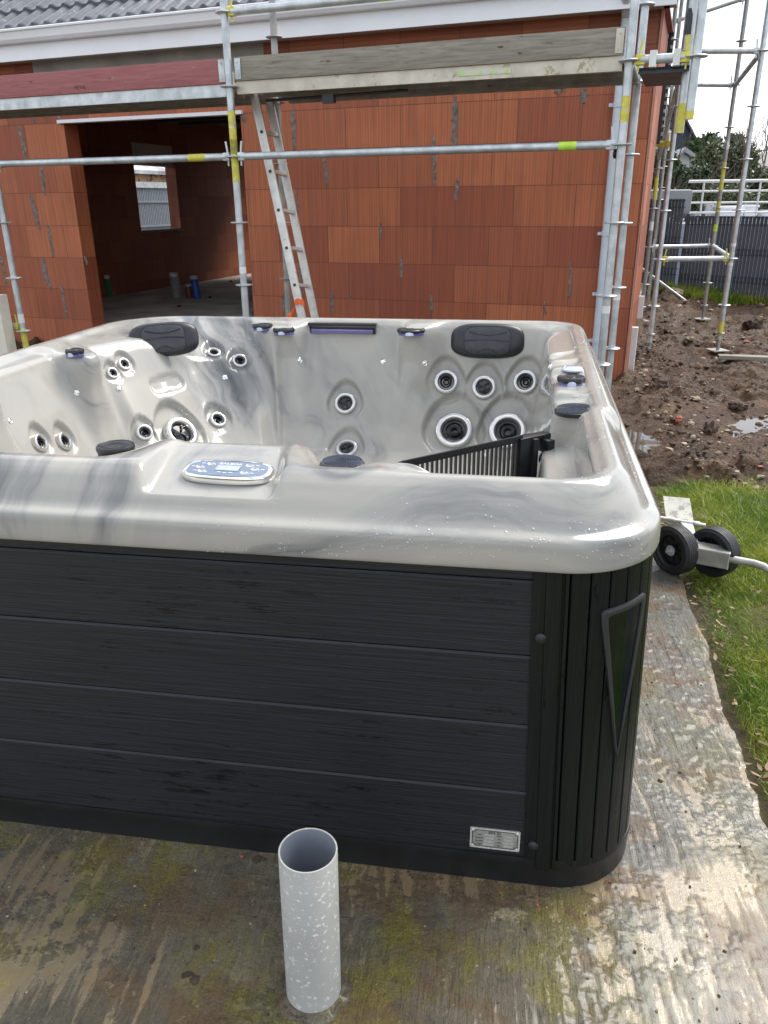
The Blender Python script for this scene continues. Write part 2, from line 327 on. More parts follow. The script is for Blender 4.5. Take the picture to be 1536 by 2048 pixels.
def m_slab():
    m,t,b=mat('wet_brushed_concrete'); L=t.links.new
    c=coords(t)
    def str_(sx_,sy_,rot,det=5,dist=.2,rg=.65):
        return noise(t,coords(t,(sx_,sy_,1),(0,0,R(rot))),1.0,det,rg,dist)
    br=str_(110,11,-7,6,.5,.7); br2=str_(34,6,-9,5,.6); fine=str_(240,30,-6,3,.1)
    lum=noise(t,c,38,5,.7,.2); pit=noise(t,c,190,4,.7); big=noise(t,c,2.4,6,.66,.4)
    alg=noise(t,coords(t,(1.25,1,1),(0,0,0),(3,7,0)),3.1,7,.72,.3); mud=noise(t,coords(t,(1,1.3,1),(0,0,0),(9,2,0)),3.0,7,.68,.3); crm=noise(t,coords(t,(1,1,1),(0,0,0),(5,5,0)),5.2,9,.82,.1); spk=noise(t,coords(t,(1,1,1),(0,0,0),(15,5,0)),60,4,.8)
    sx=nd(t,'ShaderNodeSeparateXYZ'); L(c,sx.inputs[0]); 
    mr=nd(t,'ShaderNodeMapRange'); mr.interpolation_type='SMOOTHSTEP'; mr.inputs[1].default_value=.05; mr.inputs[2].default_value=.34; L(mth(t,'ADD',sx.outputs[0],mth(t,'MULTIPLY',mth(t,'SUBTRACT',big,.5),.5)),mr.inputs[0]); rgt=mr.outputs[0]
    base=ramp(t,big,[(.30,(.08,.072,.055)),(.5,(.19,.165,.115)),(.70,(.34,.295,.195))])
    base=mix(t,mth(t,'MULTIPLY',rgt,.75),base,ramp(t,big,[(.3,(.20,.20,.19)),(.7,(.38,.365,.315))]))  # paler grey towards the right: bright sky reflection put into the colour
    base=mix(t,ramp(t,br,[(.34,(.5,)*3),(.47,(0,0,0))]),base,(.06,.056,.046))
    base=mix(t,ramp(t,br,[(.60,(0,0,0)),(.70,(.7,)*3)]),base,(.42,.37,.25))
    base=mix(t,ramp(t,mud,[(.48,(0,0,0)),(.58,(.75,)*3)]),base,(.21,.125,.06))
    base=mix(t,mth(t,'MULTIPLY',ramp(t,alg,[(.50,(0,0,0)),(.60,(.85,)*3)]),mth(t,'SUBTRACT',1.0,mth(t,'MULTIPLY',rgt,.6))),base,ramp(t,pit,[(.35,(.15,.135,.018)),(.65,(.36,.31,.07))]))
    base=mix(t,ramp(t,crm,[(.585,(0,0,0)),(.64,(.9,)*3)]),base,(.60,.50,.28))
    base=mix(t,ramp(t,spk,[(.68,(0,0,0)),(.72,(.8,)*3)]),base,(.62,.55,.38))
    base=mix(t,ramp(t,lum,[(.33,(.5,)*3),(.44,(0,0,0))]),base,(.06,.053,.044))
    pu=nd(t,'ShaderNodeMapRange'); pu.inputs[1].default_value=.0042; pu.inputs[2].default_value=.00345; L(sx.outputs[2],pu.inputs[0]); pu=pu.outputs[0]
    base=mix(t,mth(t,'MULTIPLY',pu,.6),base,(.20,.15,.085))
    L(base,b.inputs['Base Color'])
    L(mix(t,pu,ramp(t,pit,[(.3,(.32,)*3),(.7,(.50,)*3)]),(.12,.12,.12)),b.inputs['Roughness'])
    h=mth(t,'ADD',mth(t,'MULTIPLY',br,1.1),mth(t,'MULTIPLY',br2,1.0)); h=mth(t,'ADD',h,mth(t,'MULTIPLY',lum,1.3)); h=mth(t,'ADD',h,mth(t,'MULTIPLY',pit,.45)); h=mth(t,'ADD',h,mth(t,'MULTIPLY',fine,.3)); h=mth(t,'MULTIPLY',mth(t,'SUBTRACT',h,2.1),mth(t,'SUBTRACT',1.0,mth(t,'MULTIPLY',pu,.95)))
    bump(t,b,h,1.0,.020); b.inputs['Coat Weight'].default_value=.55; b.inputs['Coat Roughness'].default_value=.24; b.inputs['Specular IOR Level'].default_value=.38; b.inputs['Coat IOR'].default_value=1.45
    return m
M['slab']=m_slab()
def m_mud():
    m,t,b=mat('wet_mud'); L=t.links.new; c=coords(t); n1=noise(t,c,3,6,.65); n2=noise(t,c,34,6,.75); n3=noise(t,c,1.2,3)
    col=ramp(t,n1,[(.32,(.042,.020,.009)),(.55,(.115,.060,.028)),(.72,(.20,.122,.065))]); col=mix(t,ramp(t,n2,[(.35,(.7,)*3),(.5,(0,0,0))]),col,(.03,.02,.014))
    col=mix(t,ramp(t,n2,[(.66,(0,0,0)),(.72,(.6,)*3)]),col,(.17,.12,.075)); L(col,b.inputs['Base Color'])
    L(ramp(t,n3,[(.42,(.28,)*3),(.6,(.7,)*3)]),b.inputs['Roughness']); b.inputs['Specular IOR Level'].default_value=.32; bump(t,b,n2,1.0,.04); return m
M['mud']=m_mud()
def m_soil():
    m,t,b=mat('lawn_soil'); L=t.links.new; c=coords(t); n=noise(t,c,9,6,.7)
    L(ramp(t,n,[(.35,(.04,.028,.016)),(.55,(.075,.065,.025)),(.7,(.13,.10,.06))]),b.inputs['Base Color']); b.inputs['Roughness'].default_value=.9; bump(t,b,noise(t,c,60,4),.8,.02); return m
M['soil']=m_soil()
def m_grass():
    m,t,b=mat('grass_blade'); L=t.links.new; c=coords(t); n=noise(t,c,2.2,3); n2=noise(t,c,55,2,.5)
    a=ramp(t,n,[(.35,(.10,.20,.02)),(.5,(.20,.28,.025)),(.65,(.36,.38,.05))]); a=mix(t,ramp(t,n2,[(.60,(0,0,0)),(.72,(.8,)*3)]),a,(.46,.42,.16)); a=mix(t,ramp(t,n2,[(.3,(.7,)*3),(.42,(0,0,0))]),a,(.05,.13,.02))
    L(a,b.inputs['Base Color']); b.inputs['Roughness'].default_value=.45
    tr=nd(t,'ShaderNodeBsdfTranslucent'); L(a,tr.inputs[0]); ms=nd(t,'ShaderNodeMixShader'); ms.inputs[0].default_value=.3
    L(b.outputs[0],ms.inputs[1]); L(tr.outputs[0],ms.inputs[2]); L(ms.outputs[0],t.nodes['Material Output'].inputs[0]); return m
M['grass']=m_grass()
def m_water():
    m,t,b=mat('muddy_water'); b.inputs['Base Color'].default_value=(.07,.05,.035,1); b.inputs['Roughness'].default_value=.04; bump(t,b,noise(t,coords(t),12,2),.05,.005); return m
M['water']=m_water()
def m_film():
    m,t,b=mat('thin_rain_water'); L=t.links.new; t.nodes.remove(b); tr=nd(t,'ShaderNodeBsdfTransparent'); tr.inputs[0].default_value=(.97,.95,.90,1); gl=nd(t,'ShaderNodeBsdfGlossy'); gl.inputs['Roughness'].default_value=.03
    fr=nd(t,'ShaderNodeFresnel'); fr.inputs[0].default_value=1.36; bu=nd(t,'ShaderNodeBump'); bu.inputs['Strength'].default_value=.06; bu.inputs['Distance'].default_value=.002; L(noise(t,coords(t),18,2),bu.inputs['Height']); L(bu.outputs[0],gl.inputs['Normal']); L(bu.outputs[0],fr.inputs['Normal'])
    ms=nd(t,'ShaderNodeMixShader'); L(fr.outputs[0],ms.inputs[0]); L(tr.outputs[0],ms.inputs[1]); L(gl.outputs[0],ms.inputs[2]); L(ms.outputs[0],t.nodes['Material Output'].inputs[0]); return m
M['film']=m_film()
def m_clear():
    m,t,b=mat('water_drop'); b.inputs['Base Color'].default_value=(.44,.43,.40,1); b.inputs['Roughness'].default_value=.02; b.inputs['Coat Weight'].default_value=1; return m
M['drop']=m_clear()
def m_wood(name,lo,hi,dk,fade=None):
    m,t,b=mat(name); L=t.links.new; v=coords(t,(1,1,14)); n=noise(t,v,4,6,.65,.8); k=noise(t,coords(t,(3,3,9)),3,2)
    c=ramp(t,n,[(.3,lo),(.7,hi)]); c=mix(t,ramp(t,k,[(.68,(0,0,0)),(.74,(1,1,1))]),c,dk)
    if fade: c=mix(t,ramp(t,noise(t,coords(t,(1,1,4)),6,6,.8),[(.6,(0,0,0)),(.7,(.7,)*3)]),c,fade)
    L(c,b.inputs['Base Color']); b.inputs['Roughness'].default_value=.75; bump(t,b,n,.4,.004); return m
M['woodgrey']=m_wood('weathered_grey_wood',(.16,.145,.115),(.34,.31,.25),(.06,.05,.035))
M['woodred']=m_wood('faded_red_painted_wood',(.27,.085,.09),(.38,.15,.15),(.12,.04,.04),(.46,.27,.24))
def m_concfloor():
    return simple('dusty_concrete_floor',(.60,.55,.49),.85,var=.3,sc=2.5,bmp=.2)
M['floor']=m_concfloor()
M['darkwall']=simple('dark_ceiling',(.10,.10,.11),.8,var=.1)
M['pvcpipe']=simple('grey_pvc_pipe',(.38,.38,.355),.5,var=.10,sc=7,spots=(95,.575,(.66,.66,.62)))
M['pvcin']=simple('grey_pvc_inside',(.24,.26,.30),.4,var=.06,sc=5)
M['slatfence']=simple('anthracite_fence',(.11,.132,.155),.45,var=.2,sc=3,spots=(20,.66,(.09,.10,.12)))
M['wire']=simple('fence_wire',(.085,.10,.12),.5,.1,var=.2)
M['plate']=simple('metal_id_plate',(.42,.42,.39),.38,.55,var=.08); M['platehi']=simple('raised_bright_metal',(.78,.78,.74),.3,.5,var=.05)
M['stone']=simple('pale_stone',(.27,.21,.14),.7,var=.35,sc=8); M['stone2']=simple('brown_clod',(.06,.036,.022),.85,var=.4,sc=20,bmp=.8); M['brickbit']=simple('brick_fragment',(.36,.10,.05),.7,var=.3)
M['deadleaf']=simple('dead_leaf',(.24,.16,.09),.7,var=.6,sc=14)
M['paddle']=simple('stained_metal_plate',(.55,.54,.47),.6,.1,var=.12,sc=20,spots=(18,.52,(.30,.30,.26)))
M['screen']=simple('blue_display_face',(.13,.165,.23),.14,var=.06,coat=.8); M['lcd']=simple('pale_lcd',(.38,.45,.42),.2,var=.05)
M['lens']=simple('tinted_lens',(.003,.010,.004),.08,var=.2,coat=.0); M['lens2']=simple('tinted_lens_violet',(.004,.004,.014),.08,var=.2,coat=.0)
M['amber']=simple('violet_translucent_lens',(.10,.09,.27),.12,var=.1,coat=1)
M['clearcap']=simple('pale_violet_cap',(.50,.54,.70),.05,var=.1,coat=1)
def m_speaker():
    m,t,b=mat('blue_grey_speaker_grille'); c=coords(t); v=nd(t,'ShaderNodeTexVoronoi'); v.inputs['Scale'].default_value=170; v.inputs['Randomness'].default_value=0; t.links.new(c,v.inputs['Vector'])
    t.links.new(ramp(t,v.outputs['Distance'],[(.22,(.02,.023,.03)),(.36,(.085,.095,.125))]),b.inputs['Base Color']); b.inputs['Roughness'].default_value=.25; return m
M['speaker']=m_speaker()

# ============================================================ HOT TUB
SX0,SX1,SY0,SY1=-1.87,.318,1.345,3.665; SC=(-.775,2.5)
spa=thing('hot_tub','grey marbled acrylic hot tub with dark plank sides standing on the wet concrete slab','hot tub',(SC[0],SC[1],0))
def star(ux,uy,d,rad):
    """distance from SC along (ux,uy) to the tub outline shrunk by d; rad= corner radii array"""
    hxp=SX1-d-SC[0]; hxn=SC[0]-(SX0+d); hyp=SY1-d-SC[1]; hyn=SC[1]-(SY0+d)
    hx_=np.where(ux>0,hxp,hxn); hy_=np.where(uy>0,hyp,hyn); ax=np.maximum(np.abs(ux),1e-9); ay=np.maximum(np.abs(uy),1e-9)
    t=np.minimum(hx_/ax,hy_/ay); px=t*ax; py=t*ay
    cx=hx_-rad; cy=hy_-rad; inc=(px>cx)&(py>cy)
    bb=ax*cx+ay*cy; disc=np.maximum(bb*bb-(cx*cx+cy*cy-rad*rad),0); t2=bb+np.sqrt(disc)
    return np.where(inc,t2,t)
def shx(X,Y): return X+.016*(Y-1.45)*sst(X,-.6,.2)
# sample the outline evenly
def outline(n):
    ph=np.linspace(-math.pi,math.pi,20001)[:-1]; ux,uy=np.cos(ph),np.sin(ph)
    rad=np.where((ux<0)&(uy>0),.30,.2); t=star(ux,uy,0.,rad); X=SC[0]+ux*t; Y=SC[1]+uy*t
    seg=np.hypot(np.diff(X,append=X[0]),np.diff(Y,append=Y[0])); cs=np.concatenate([[0],np.cumsum(seg)[:-1]]); tot=seg.sum()
    s=np.arange(n)/n*tot; return np.interp(s,cs,ph)
NU=1500
PH=outline(NU); UXA,UYA=np.cos(PH),np.sin(PH)
RAD=np.where((UXA<0)&(UYA>0),.30,.2); T0=star(UXA,UYA,0.,RAD); OX=SC[0]+UXA*T0; OY=SC[1]+UYA*T0
nx=np.roll(OY,-1)-np.roll(OY,1); ny=-(np.roll(OX,-1)-np.roll(OX,1)); nn=np.hypot(nx,ny); nx/=nn; ny/=nn
k=np.ones(25)/25
def sm(a): return np.convolve(np.concatenate([a[-12:],a,a[:12]]),k,'valid')
wF=sm(np.maximum(-ny,0)**2); wB=sm(np.maximum(ny,0)**2); wR=sm(np.maximum(nx,0)**2); wL=sm(np.maximum(-nx,0)**2)
ws=wF+wB+wR+wL; wF/=ws;wB/=ws;wR/=ws;wL/=ws
outer=[(.020,.806),(.004,.795),(.0,.810),(.001,.845),(.005,.864),(.030,.874),(.048,.905),(.070,.936)]
PF=outer+[(.095,.953),(.128,.952),(.20,.925),(.255,.905),(.272,.88),(.29,.8),(.31,.65),(.34,.5),(.4,.4),(.68,.36),(.74,.15),(.9,.12)]
PB=outer[:6]+[(.036,.915),(.05,.94)]+[(.068,.955),(.092,.957),(.108,.948),(.125,.93),(.135,.90),(.165,.8),(.225,.65),(.30,.5),(.37,.4),(.68,.36),(.74,.15),(.9,.12)]
PR=outer[:6]+[(.036,.915),(.05,.94)]+[(.066,.955),(.10,.955),(.115,.934),(.200,.922),(.210,.90),(.216,.8),(.228,.65),(.25,.5),(.32,.4),(.66,.36),(.72,.15),(.9,.12)]
PL=outer[:6]+[(.036,.915),(.05,.94)]+[(.068,.955),(.10,.957),(.13,.94),(.19,.93),(.205,.90),(.235,.8),(.29,.65),(.35,.5),(.41,.4),(.70,.36),(.76,.15),(.92,.12)]
PP=outer+[(.090,.953),(.112,.953),(.125,.940),(.138,.930),(.142,.905),(.150,.845),(.235,.832),(.25,.6),(.30,.4),(.66,.36),(.72,.15),(.9,.12)]  # corner pocket
PN=outer[:7]+[(.058,.899)]+[(.066,.902),(.12,.916),(.26,.946),(.285,.944),(.30,.92),(.31,.8),(.33,.65),(.35,.5),(.4,.4),(.68,.36),(.74,.15),(.9,.12)]   # panel bed
PNE=outer+[(.095,.955),(.17,.957),(.27,.954),(.295,.944),(.31,.92),(.315,.8),(.33,.65),(.35,.5),(.4,.4),(.68,.36),(.74,.15),(.9,.12)]  # frame round the bed
P_=lambda p: np.array(p)
prof=wF[:,None,None]*P_(PF)+wB[:,None,None]*P_(PB)+wR[:,None,None]*P_(PR)+wL[:,None,None]*P_(PL)
def blend(w,p):
    global prof; prof=prof*(1-w[:,None,None])+P_(p)*w[:,None,None]
isF=sst(-(OY-1.6),0,.02); isR=sst(OX,.05,.2)
front=(UYA<0)&(OY<1.45)
fx=np.where(front,OX,9.)
# weights are evaluated at the true X of each profile point, because the outline shrinks toward the middle
DFk=np.array(PF)[:,0]; FX=np.where(front[:,None],SC[0]+(OX-SC[0])[:,None]*(1-DFk/1.155)[None,:],9.)
def blend2(w,p):
    global prof; prof=prof*(1-w[:,:,None])+P_(p)[None]*w[:,:,None]
pw=np.where(OX>0.12,sst(-OY,-2.02,-1.96),0.); pw=np.where((OY<1.5)&(OX>-.6),sst(OX,-.20,-.10),pw); pw=np.where((OX>.1)&(OY<1.7),1.,pw)
blend2(sst(FX,-.87,-.755)*(1-sst(FX,-.428,-.392))*(FX<5),PNE)
blend2(sst(FX,-.742,-.722)*(1-sst(FX,-.462,-.446))*(FX<5),PN)
blend(pw,PP)
def addz(w,ks,dz):
    for kk,q in zip(ks,dz): prof[:,kk,1]+=w*q
def addz2(w,ks,dz):
    for kk,q in zip(ks,dz): prof[:,kk,1]+=w[:,kk]*q
pl=(1-sst(FX,-.97,-.93)); addz2(pl,(8,9,10,11),(0,.0,.012,.016)); prof[:,11,0]-=pl[:,11]*.05; prof[:,10,0]-=pl[:,10]*.03
addz2(np.exp(-((FX+.88)/.045)**4),(10,11,12),(-.015,-.012,-.01))
addz2(np.exp(-((FX+.352)/.052)**4),(10,11,12),(-.018,-.004,-.004)); prof[:,11,0]+=np.exp(-((FX[:,11]+.352)/.052)**4)*.035
addz2(np.exp(-((FX+.258)/.042)**2),(9,10,11,12),(.002,.022,.034,.028))
# back wall pillars and side ridges
back=(OY>3.5)
def pillar(w,a):
    for kk,q in zip((10,11,12,13,14,15),(.5,1,1,.62,.25,.05)): prof[:,kk,0]+=w*a*q
BX=SC[0]+(OX-SC[0])*(1-.15/1.165)
pillar(np.where(back,np.exp(-((BX+.405)/.075)**4),0.),.085)
pillar(np.where(back,np.exp(-((BX+1.05)/.12)**4),0.),.085)
left=(OX<-1.6)
pillar(np.where(left&(OY<3.3),np.exp(-((OY-2.82)/.10)**4),0.),.10)
pillar(np.where(left&(OY<3.3),np.exp(-((OY-2.05)/.10)**4),0.),.08)
for X_,s_ in ((-1.13,.02),):
    prof[:,13,0]+=np.where(back,np.exp(-((OX-X_)/s_)**2),0.)*.03; prof[:,14,0]+=np.where(back,np.exp(-((OX-X_)/s_)**2),0.)*.035; prof[:,15,0]+=np.where(back,np.exp(-((OX-X_)/s_)**2),0.)*.03
# concave back rests
rest=np.where(back,np.exp(-((OX+.06)/.26)**4),0.); 
for kk,q in ((13,-.02),(14,-.03),(15,-.03)): prof[:,kk,0]+=rest*q
rest=np.where(back,np.exp(-((OX+.73)/.20)**4),0.)
for kk,q in ((12,-.01),(13,-.02),(14,-.03),(15,-.03)): prof[:,kk,0]+=rest*q
cs_=np.where((OX<-1.2)&(OY>2.95),1.,0.); cs_=sm(cs_)
for kk,q in ((12,.02),(13,.05),(14,.10),(15,.14),(16,.15)): prof[:,kk,0]+=cs_*q*.5
# tabs along the right rim
right=(OX>.25)
for Yc,wd,h in ((2.63,.05,.018),(2.30,.11,.016),(2.18,.014,.016),(2.80,.03,.014),(3.0,.02,.01)):
    addz(np.where(right,np.exp(-((OY-Yc)/wd)**6),0.),(10,11),(h*.6,h*1.3))
# resample every profile
NV=230
cnt=[0,3,4,5,8,9,9,9,9,9,8,9,8,12,16,16,14,14,10,12]; tt=np.cumsum(cnt); NV=int(tt[-1])+1
tq=np.arange(NV); D=np.stack([np.interp(tq,tt,prof[i,:,0]) for i in range(NU)]); Z=np.stack([np.interp(tq,tt,prof[i,:,1]) for i in range(NU)])
def smv(A,w):
    kk=np.hanning(w+2)[1:-1]; kk/=kk.sum(); h=w//2; P=np.concatenate([np.repeat(A[:,:1],h,1),A,np.repeat(A[:,-1:],h,1)],1)
    return np.stack([np.convolve(P[i],kk,'valid') for i in range(len(A))])
D=smv(D,9); Z=smv(Z,9)
def smu(A,w):
    kk=np.hanning(w+2)[1:-1]; kk/=kk.sum(); h=w//2; P=np.concatenate([A[-h:],A,A[:h]],0); o=np.zeros_like(A)
    for i,q in enumerate(kk): o+=q*P[i:i+len(A)]
    return o
D=smu(D,7); Z=smu(Z,7)
rad_in=np.where(((UXA<0)&(UYA>0))[:,None],.30+np.clip((D-.10)*6,0,.55),np.maximum(.2-.75*D,.05))
rad_in=smu(rad_in,21)
T=star(np.repeat(UXA[:,None],NV,1),np.repeat(UYA[:,None],NV,1),D,rad_in)
T=smu(T,5)
SXX=SC[0]+UXA[:,None]*T; SYY=SC[1]+UYA[:,None]*T; SXX=shx(SXX,SYY)
SP=np.stack([SXX,SYY,Z],-1)     # NU x NV x 3
# gentle moulded waviness on the inner walls
inn=sst(tq,62,80)[None,:]
def shell_bvh():
    V=[tuple(p) for p in SP.reshape(-1,3).tolist()]; Fs=[]
    for i in range(NU):
        j=(i+1)%NU
        for k2 in range(NV-1): Fs.append((i*NV+k2,j*NV+k2,j*NV+k2+1,i*NV+k2+1))
    return BVHTree.FromPolygons(V,Fs)
BV=shell_bvh()
def hit(x,y,bv=None):
    d=ray(x,y).normalized(); l,n,i,dist=(bv or BV).ray_cast(CP,d)
    if l is None: return None
    if n.dot(d)>0: n=-n
    return l,n,(l-CP).dot(fw)
JETS=[(892,763,24,'n'),(968,774,24,'r'),(1050,763,24,'n'),(908,860,38,'N'),(1015,862,38,'N'),(902,957,32,'N'),(1015,957,32,'N'),
 (690,806,22,'r'),(693,895,22,'r'),(364,865,35,'R'),(290,864,17,'n'),(437,838,17,'n'),(428,703,13,'n'),(480,720,15,'n'),(250,727,13,'n'),(460,905,17,'n'),
 (84,884,19,'n'),(132,881,19,'n'),(227,745,12,'n')]
jl=[]
for (x,y,r,kd) in JETS:
    h=hit(x,y)
    if h is None or h[0].y<1.8: print('jet miss',x,y); continue
    # steady normal
    ns=Vector((0,0,0))
    for dx,dy in((0,0),(10,0),(-10,0),(0,8),(0,-8)):
        q=hit(x+dx,y+dy); 
        if q and (q[0]-h[0]).length<.15: ns+=q[1]
    ns.normalize(); jl.append((h[0],ns,r*h[2]/F,kd))
# egg shaped recess around each jet
NRM=np.zeros_like(SP); du=np.roll(SP,-1,0)-np.roll(SP,1,0); dv=np.gradient(SP,axis=1); NRM=np.cross(du,dv); NRM/=np.maximum(np.linalg.norm(NRM,axis=-1,keepdims=True),1e-9)
tocen=np.array([SC[0],SC[1],1.0])-SP; sg=np.sign((NRM*tocen).sum(-1,keepdims=True)); 
for (c,n,r,kd) in jl:
    up=(Vector((0,0,1))-n*n.z).normalized(); rt=up.cross(n); rel=SP-np.array(c)
    a=rel@np.array(rt); b=rel@np.array(up); q=rel@np.array(n)
    e=1.75*r; ee=np.where(b>0,e*1.25,e*1.0); rho=np.sqrt((a/(e*(1-.18*np.clip(b/e,0,1))))**2+(b/ee)**2)
    depth=.16*r+.004
    wgt=(1-sst(rho,.86,1.0))*np.clip(.45+.55*(b/e+.6),.35,1.0)*(np.abs(q)<.12)
    SP-= (wgt*depth*2.0)[...,None]*np.array(n)
# long hollow on the corner seat back, glossy tray shape
for (cx_,cy_,w_,h_,dp) in ((337,765,.085,.035,.012),):
    h=hit(cx_,cy_)
    if h:
        c,n=h[0],h[1]; up=(Vector((0,0,1))-n*n.z).normalized(); rt=up.cross(n); rel=SP-np.array(c); a=rel@np.array(rt); b=rel@np.array(up); q=rel@np.array(n)
        wgt=(1-sst((np.abs(a)/w_)**4+(np.abs(b)/h_)**4,.6,1.5))*(np.abs(q)<.1); SP-=(wgt*dp)[...,None]*np.array(n)
# window slot in the back wall
hs=hit(684,655)
sh=MB(); sh.grid(SP,wrap=True)
# close the floor with a disc
o=len(sh.v); cen=SP[:,-1].mean(0); sh.v.append(tuple(cen)); 
for i in range(NU): sh.f.append((i*NV+NV-1,((i+1)%NU)*NV+NV-1,o)); sh.m.append(0)
shell=obj('shell',sh,M['acrylic'],spa,ang=75)
BV=BVHTree.FromPolygons(sh.v,sh.f)

# ---- jets
def jet(c,n,r,kd):
    up=(Vector((0,0,1))-n*n.z).normalized(); c=c-n*.004
    big=kd in 'NR'
    m=MB(); pr=[(r*1.0,-.02),(r*1.0,.0),(r*.98,r*.10),(r*.93,r*.14),(r*.84,r*.17),(r*.72,r*.15),(r*.64,r*.04),(r*.61,-r*.10),(r*.60,-.03)]
    m.lathe(pr,c,n,40,up=up); o=obj('jet',m,M['whitejet'],spa)
    k2=MB(); k2.lathe([(r*.62,-.005),(r*.60,-.016),(r*.02,-.018),(0,-.018)],c,n,32,up=up)
    fr=frame(n,up)
    if kd in 'nN':
        k2.lathe([(r*.50,-.016),(r*.50,-.006),(r*.44,-.004),(r*.40,-.012),(r*.34,-.014)],c,n,32,up=up)
        k2.lathe([(r*.27,-.016),(r*.26,.0),(r*.22,.003),(r*.17,0),(r*.15,-.014)],c+fr@Vector((.03*r,-.03*r,0)),n,24,up=up)
    else:
        k2.lathe([(r*.56,-.016),(r*.55,-.007),(r*.5,-.006),(r*.12,-.004),(0,-.003)],c,n,32,up=up)
        for j in range(3):
            a=j*2.094+.5; d=Vector((math.cos(a),math.sin(a),0)); e=Vector((-math.sin(a),math.cos(a),0))
            k2.tube([c+fr@(d*r*q+e*r*.16*math.sin(q*5)+Vector((0,0,.000))) for q in(.05,.2,.35,.52)],[r*.05,r*.06,r*.05,r*.03],8)
            k2.lathe([(r*.09,-.004),(r*.08,.001),(0,.002)],c+fr@(d*r*.36+e*r*.22),n,12,up=up)
    k2=obj('nozzle',k2,M['gloss'],o)
for j in jl: jet(*j)
# tiny button lights on the walls
for (x,y) in [(600,721),(766,723),(850,727),(1100,733),(450,755),(238,777),(153,786),(20,842),(1015,735)][:8]:
    h=hit(x,y)
    if h is None: continue
    m=MB(); r=5.5*h[2]/F; m.lathe([(r,-.002),(r,.0015),(r*.8,.003),(r*.55,.0015),(r*.45,.004),(0,.005)],h[0],h[1],20); obj('button_light',m,M['chrome'],spa)

# ---- head pillows
def surfpt(x,y): h=hit(x,y); return h
def pillow(x,y,wpx,hpx_,tilt,nv_=None,off=0):
    h=hit(x,y); ns=Vector((0,0,0))
    for dx in(-40,0,40):
        for dy in(-14,0,18):
            q=hit(x+dx,y+dy)
            if q: ns+=q[1]
    n=ns.normalized(); n=(n+Vector((0,-.0,.10))).normalized(); n=Vector(nv_).normalized() if nv_ else n; h=(h[0]-(h[0]-CP).normalized()*off,h[1],h[2]); up=(Vector((0,0,1))-n*n.z).normalized(); rt=up.cross(n)
    rt=(rt*math.cos(tilt)+up*math.sin(tilt)); up=n.cross(rt)
    s=h[2]/F; a=wpx*s/2; b=hpx_*s/2*1.04; c=h[0]+n*.004; m=MB(); nu,nv=64,18; P=np.zeros((nu,nv,3))
    for i in range(nu):
        t=2*math.pi*i/nu; ct,st=math.cos(t),math.sin(t); ex=.62
        X=math.copysign(abs(ct)**ex,ct); Y=math.copysign(abs(st)**ex,st)
        for j in range(nv):
            q=j/(nv-1); rr=math.cos(q*math.pi/2)**.55 if q<1 else 0; zz=math.sin(q*math.pi/2)**.9*.036
            p=c+rt*(a*X*rr)+up*(b*Y*rr*(1-.06*(X*rr)**2 if st<0 else 1))+n*(zz-.008+.010*(X*rr)**2*0)
            P[i,j]=p
    m.grid(P,wrap=True); o=obj('head_pillow',m,M['pillow'],spa,ang=80)
    # inset plate with embossed curves
    m=MB(); A,B=a*.62,b*.80; nn_=48; ring=[]
    def pp(u,v,e): 
        rr=math.hypot(u/a,v/b); return c+rt*u+up*v+n*(.0285-.004*rr*rr+e)
    P=np.zeros((nn_,6,3))
    for i in range(nn_):
        t=2*math.pi*i/nn_; ct,st=math.cos(t),math.sin(t); X=math.copysign(abs(ct)**.5,ct); Y=math.copysign(abs(st)**.5,st)
        for j,(q,e) in enumerate(((1,-.004),(1,.0005),(.96,.0028),(.6,.0028),(.3,.0028),(0,.0028))): P[i,j]=pp(A*X*q,B*Y*q,e)
    m.grid(P,wrap=True); pl_=obj('pillow_pad',m,M['pad'],o,ang=50)
    m=MB()
    for (y0,dy,w0) in ((.62,-.24,.82),(-.06,.12,.96),(-.86,.26,.42)):
        m.tube([pp(A*w0*q,B*(y0+dy*(1-q*q)),.0034) for q in np.linspace(-1,1,17)],.0024,6)
    obj('embossed_line',m,M['gloss'],pl_)
    # outline groove
    m=MB(); m.tube([pp(A*math.copysign(abs(math.cos(t))**.5,math.cos(t)),B*math.copysign(abs(math.sin(t))**.5,math.sin(t)),.001) for t in np.linspace(0,2*math.pi,49)],.0015,6,caps=False); obj('pad_groove',m,M['gloss'],pl_)
pillow(975,682,147,66,0); pillow(328,679,134,64,R(2),(.34,-.86,.30),.05)

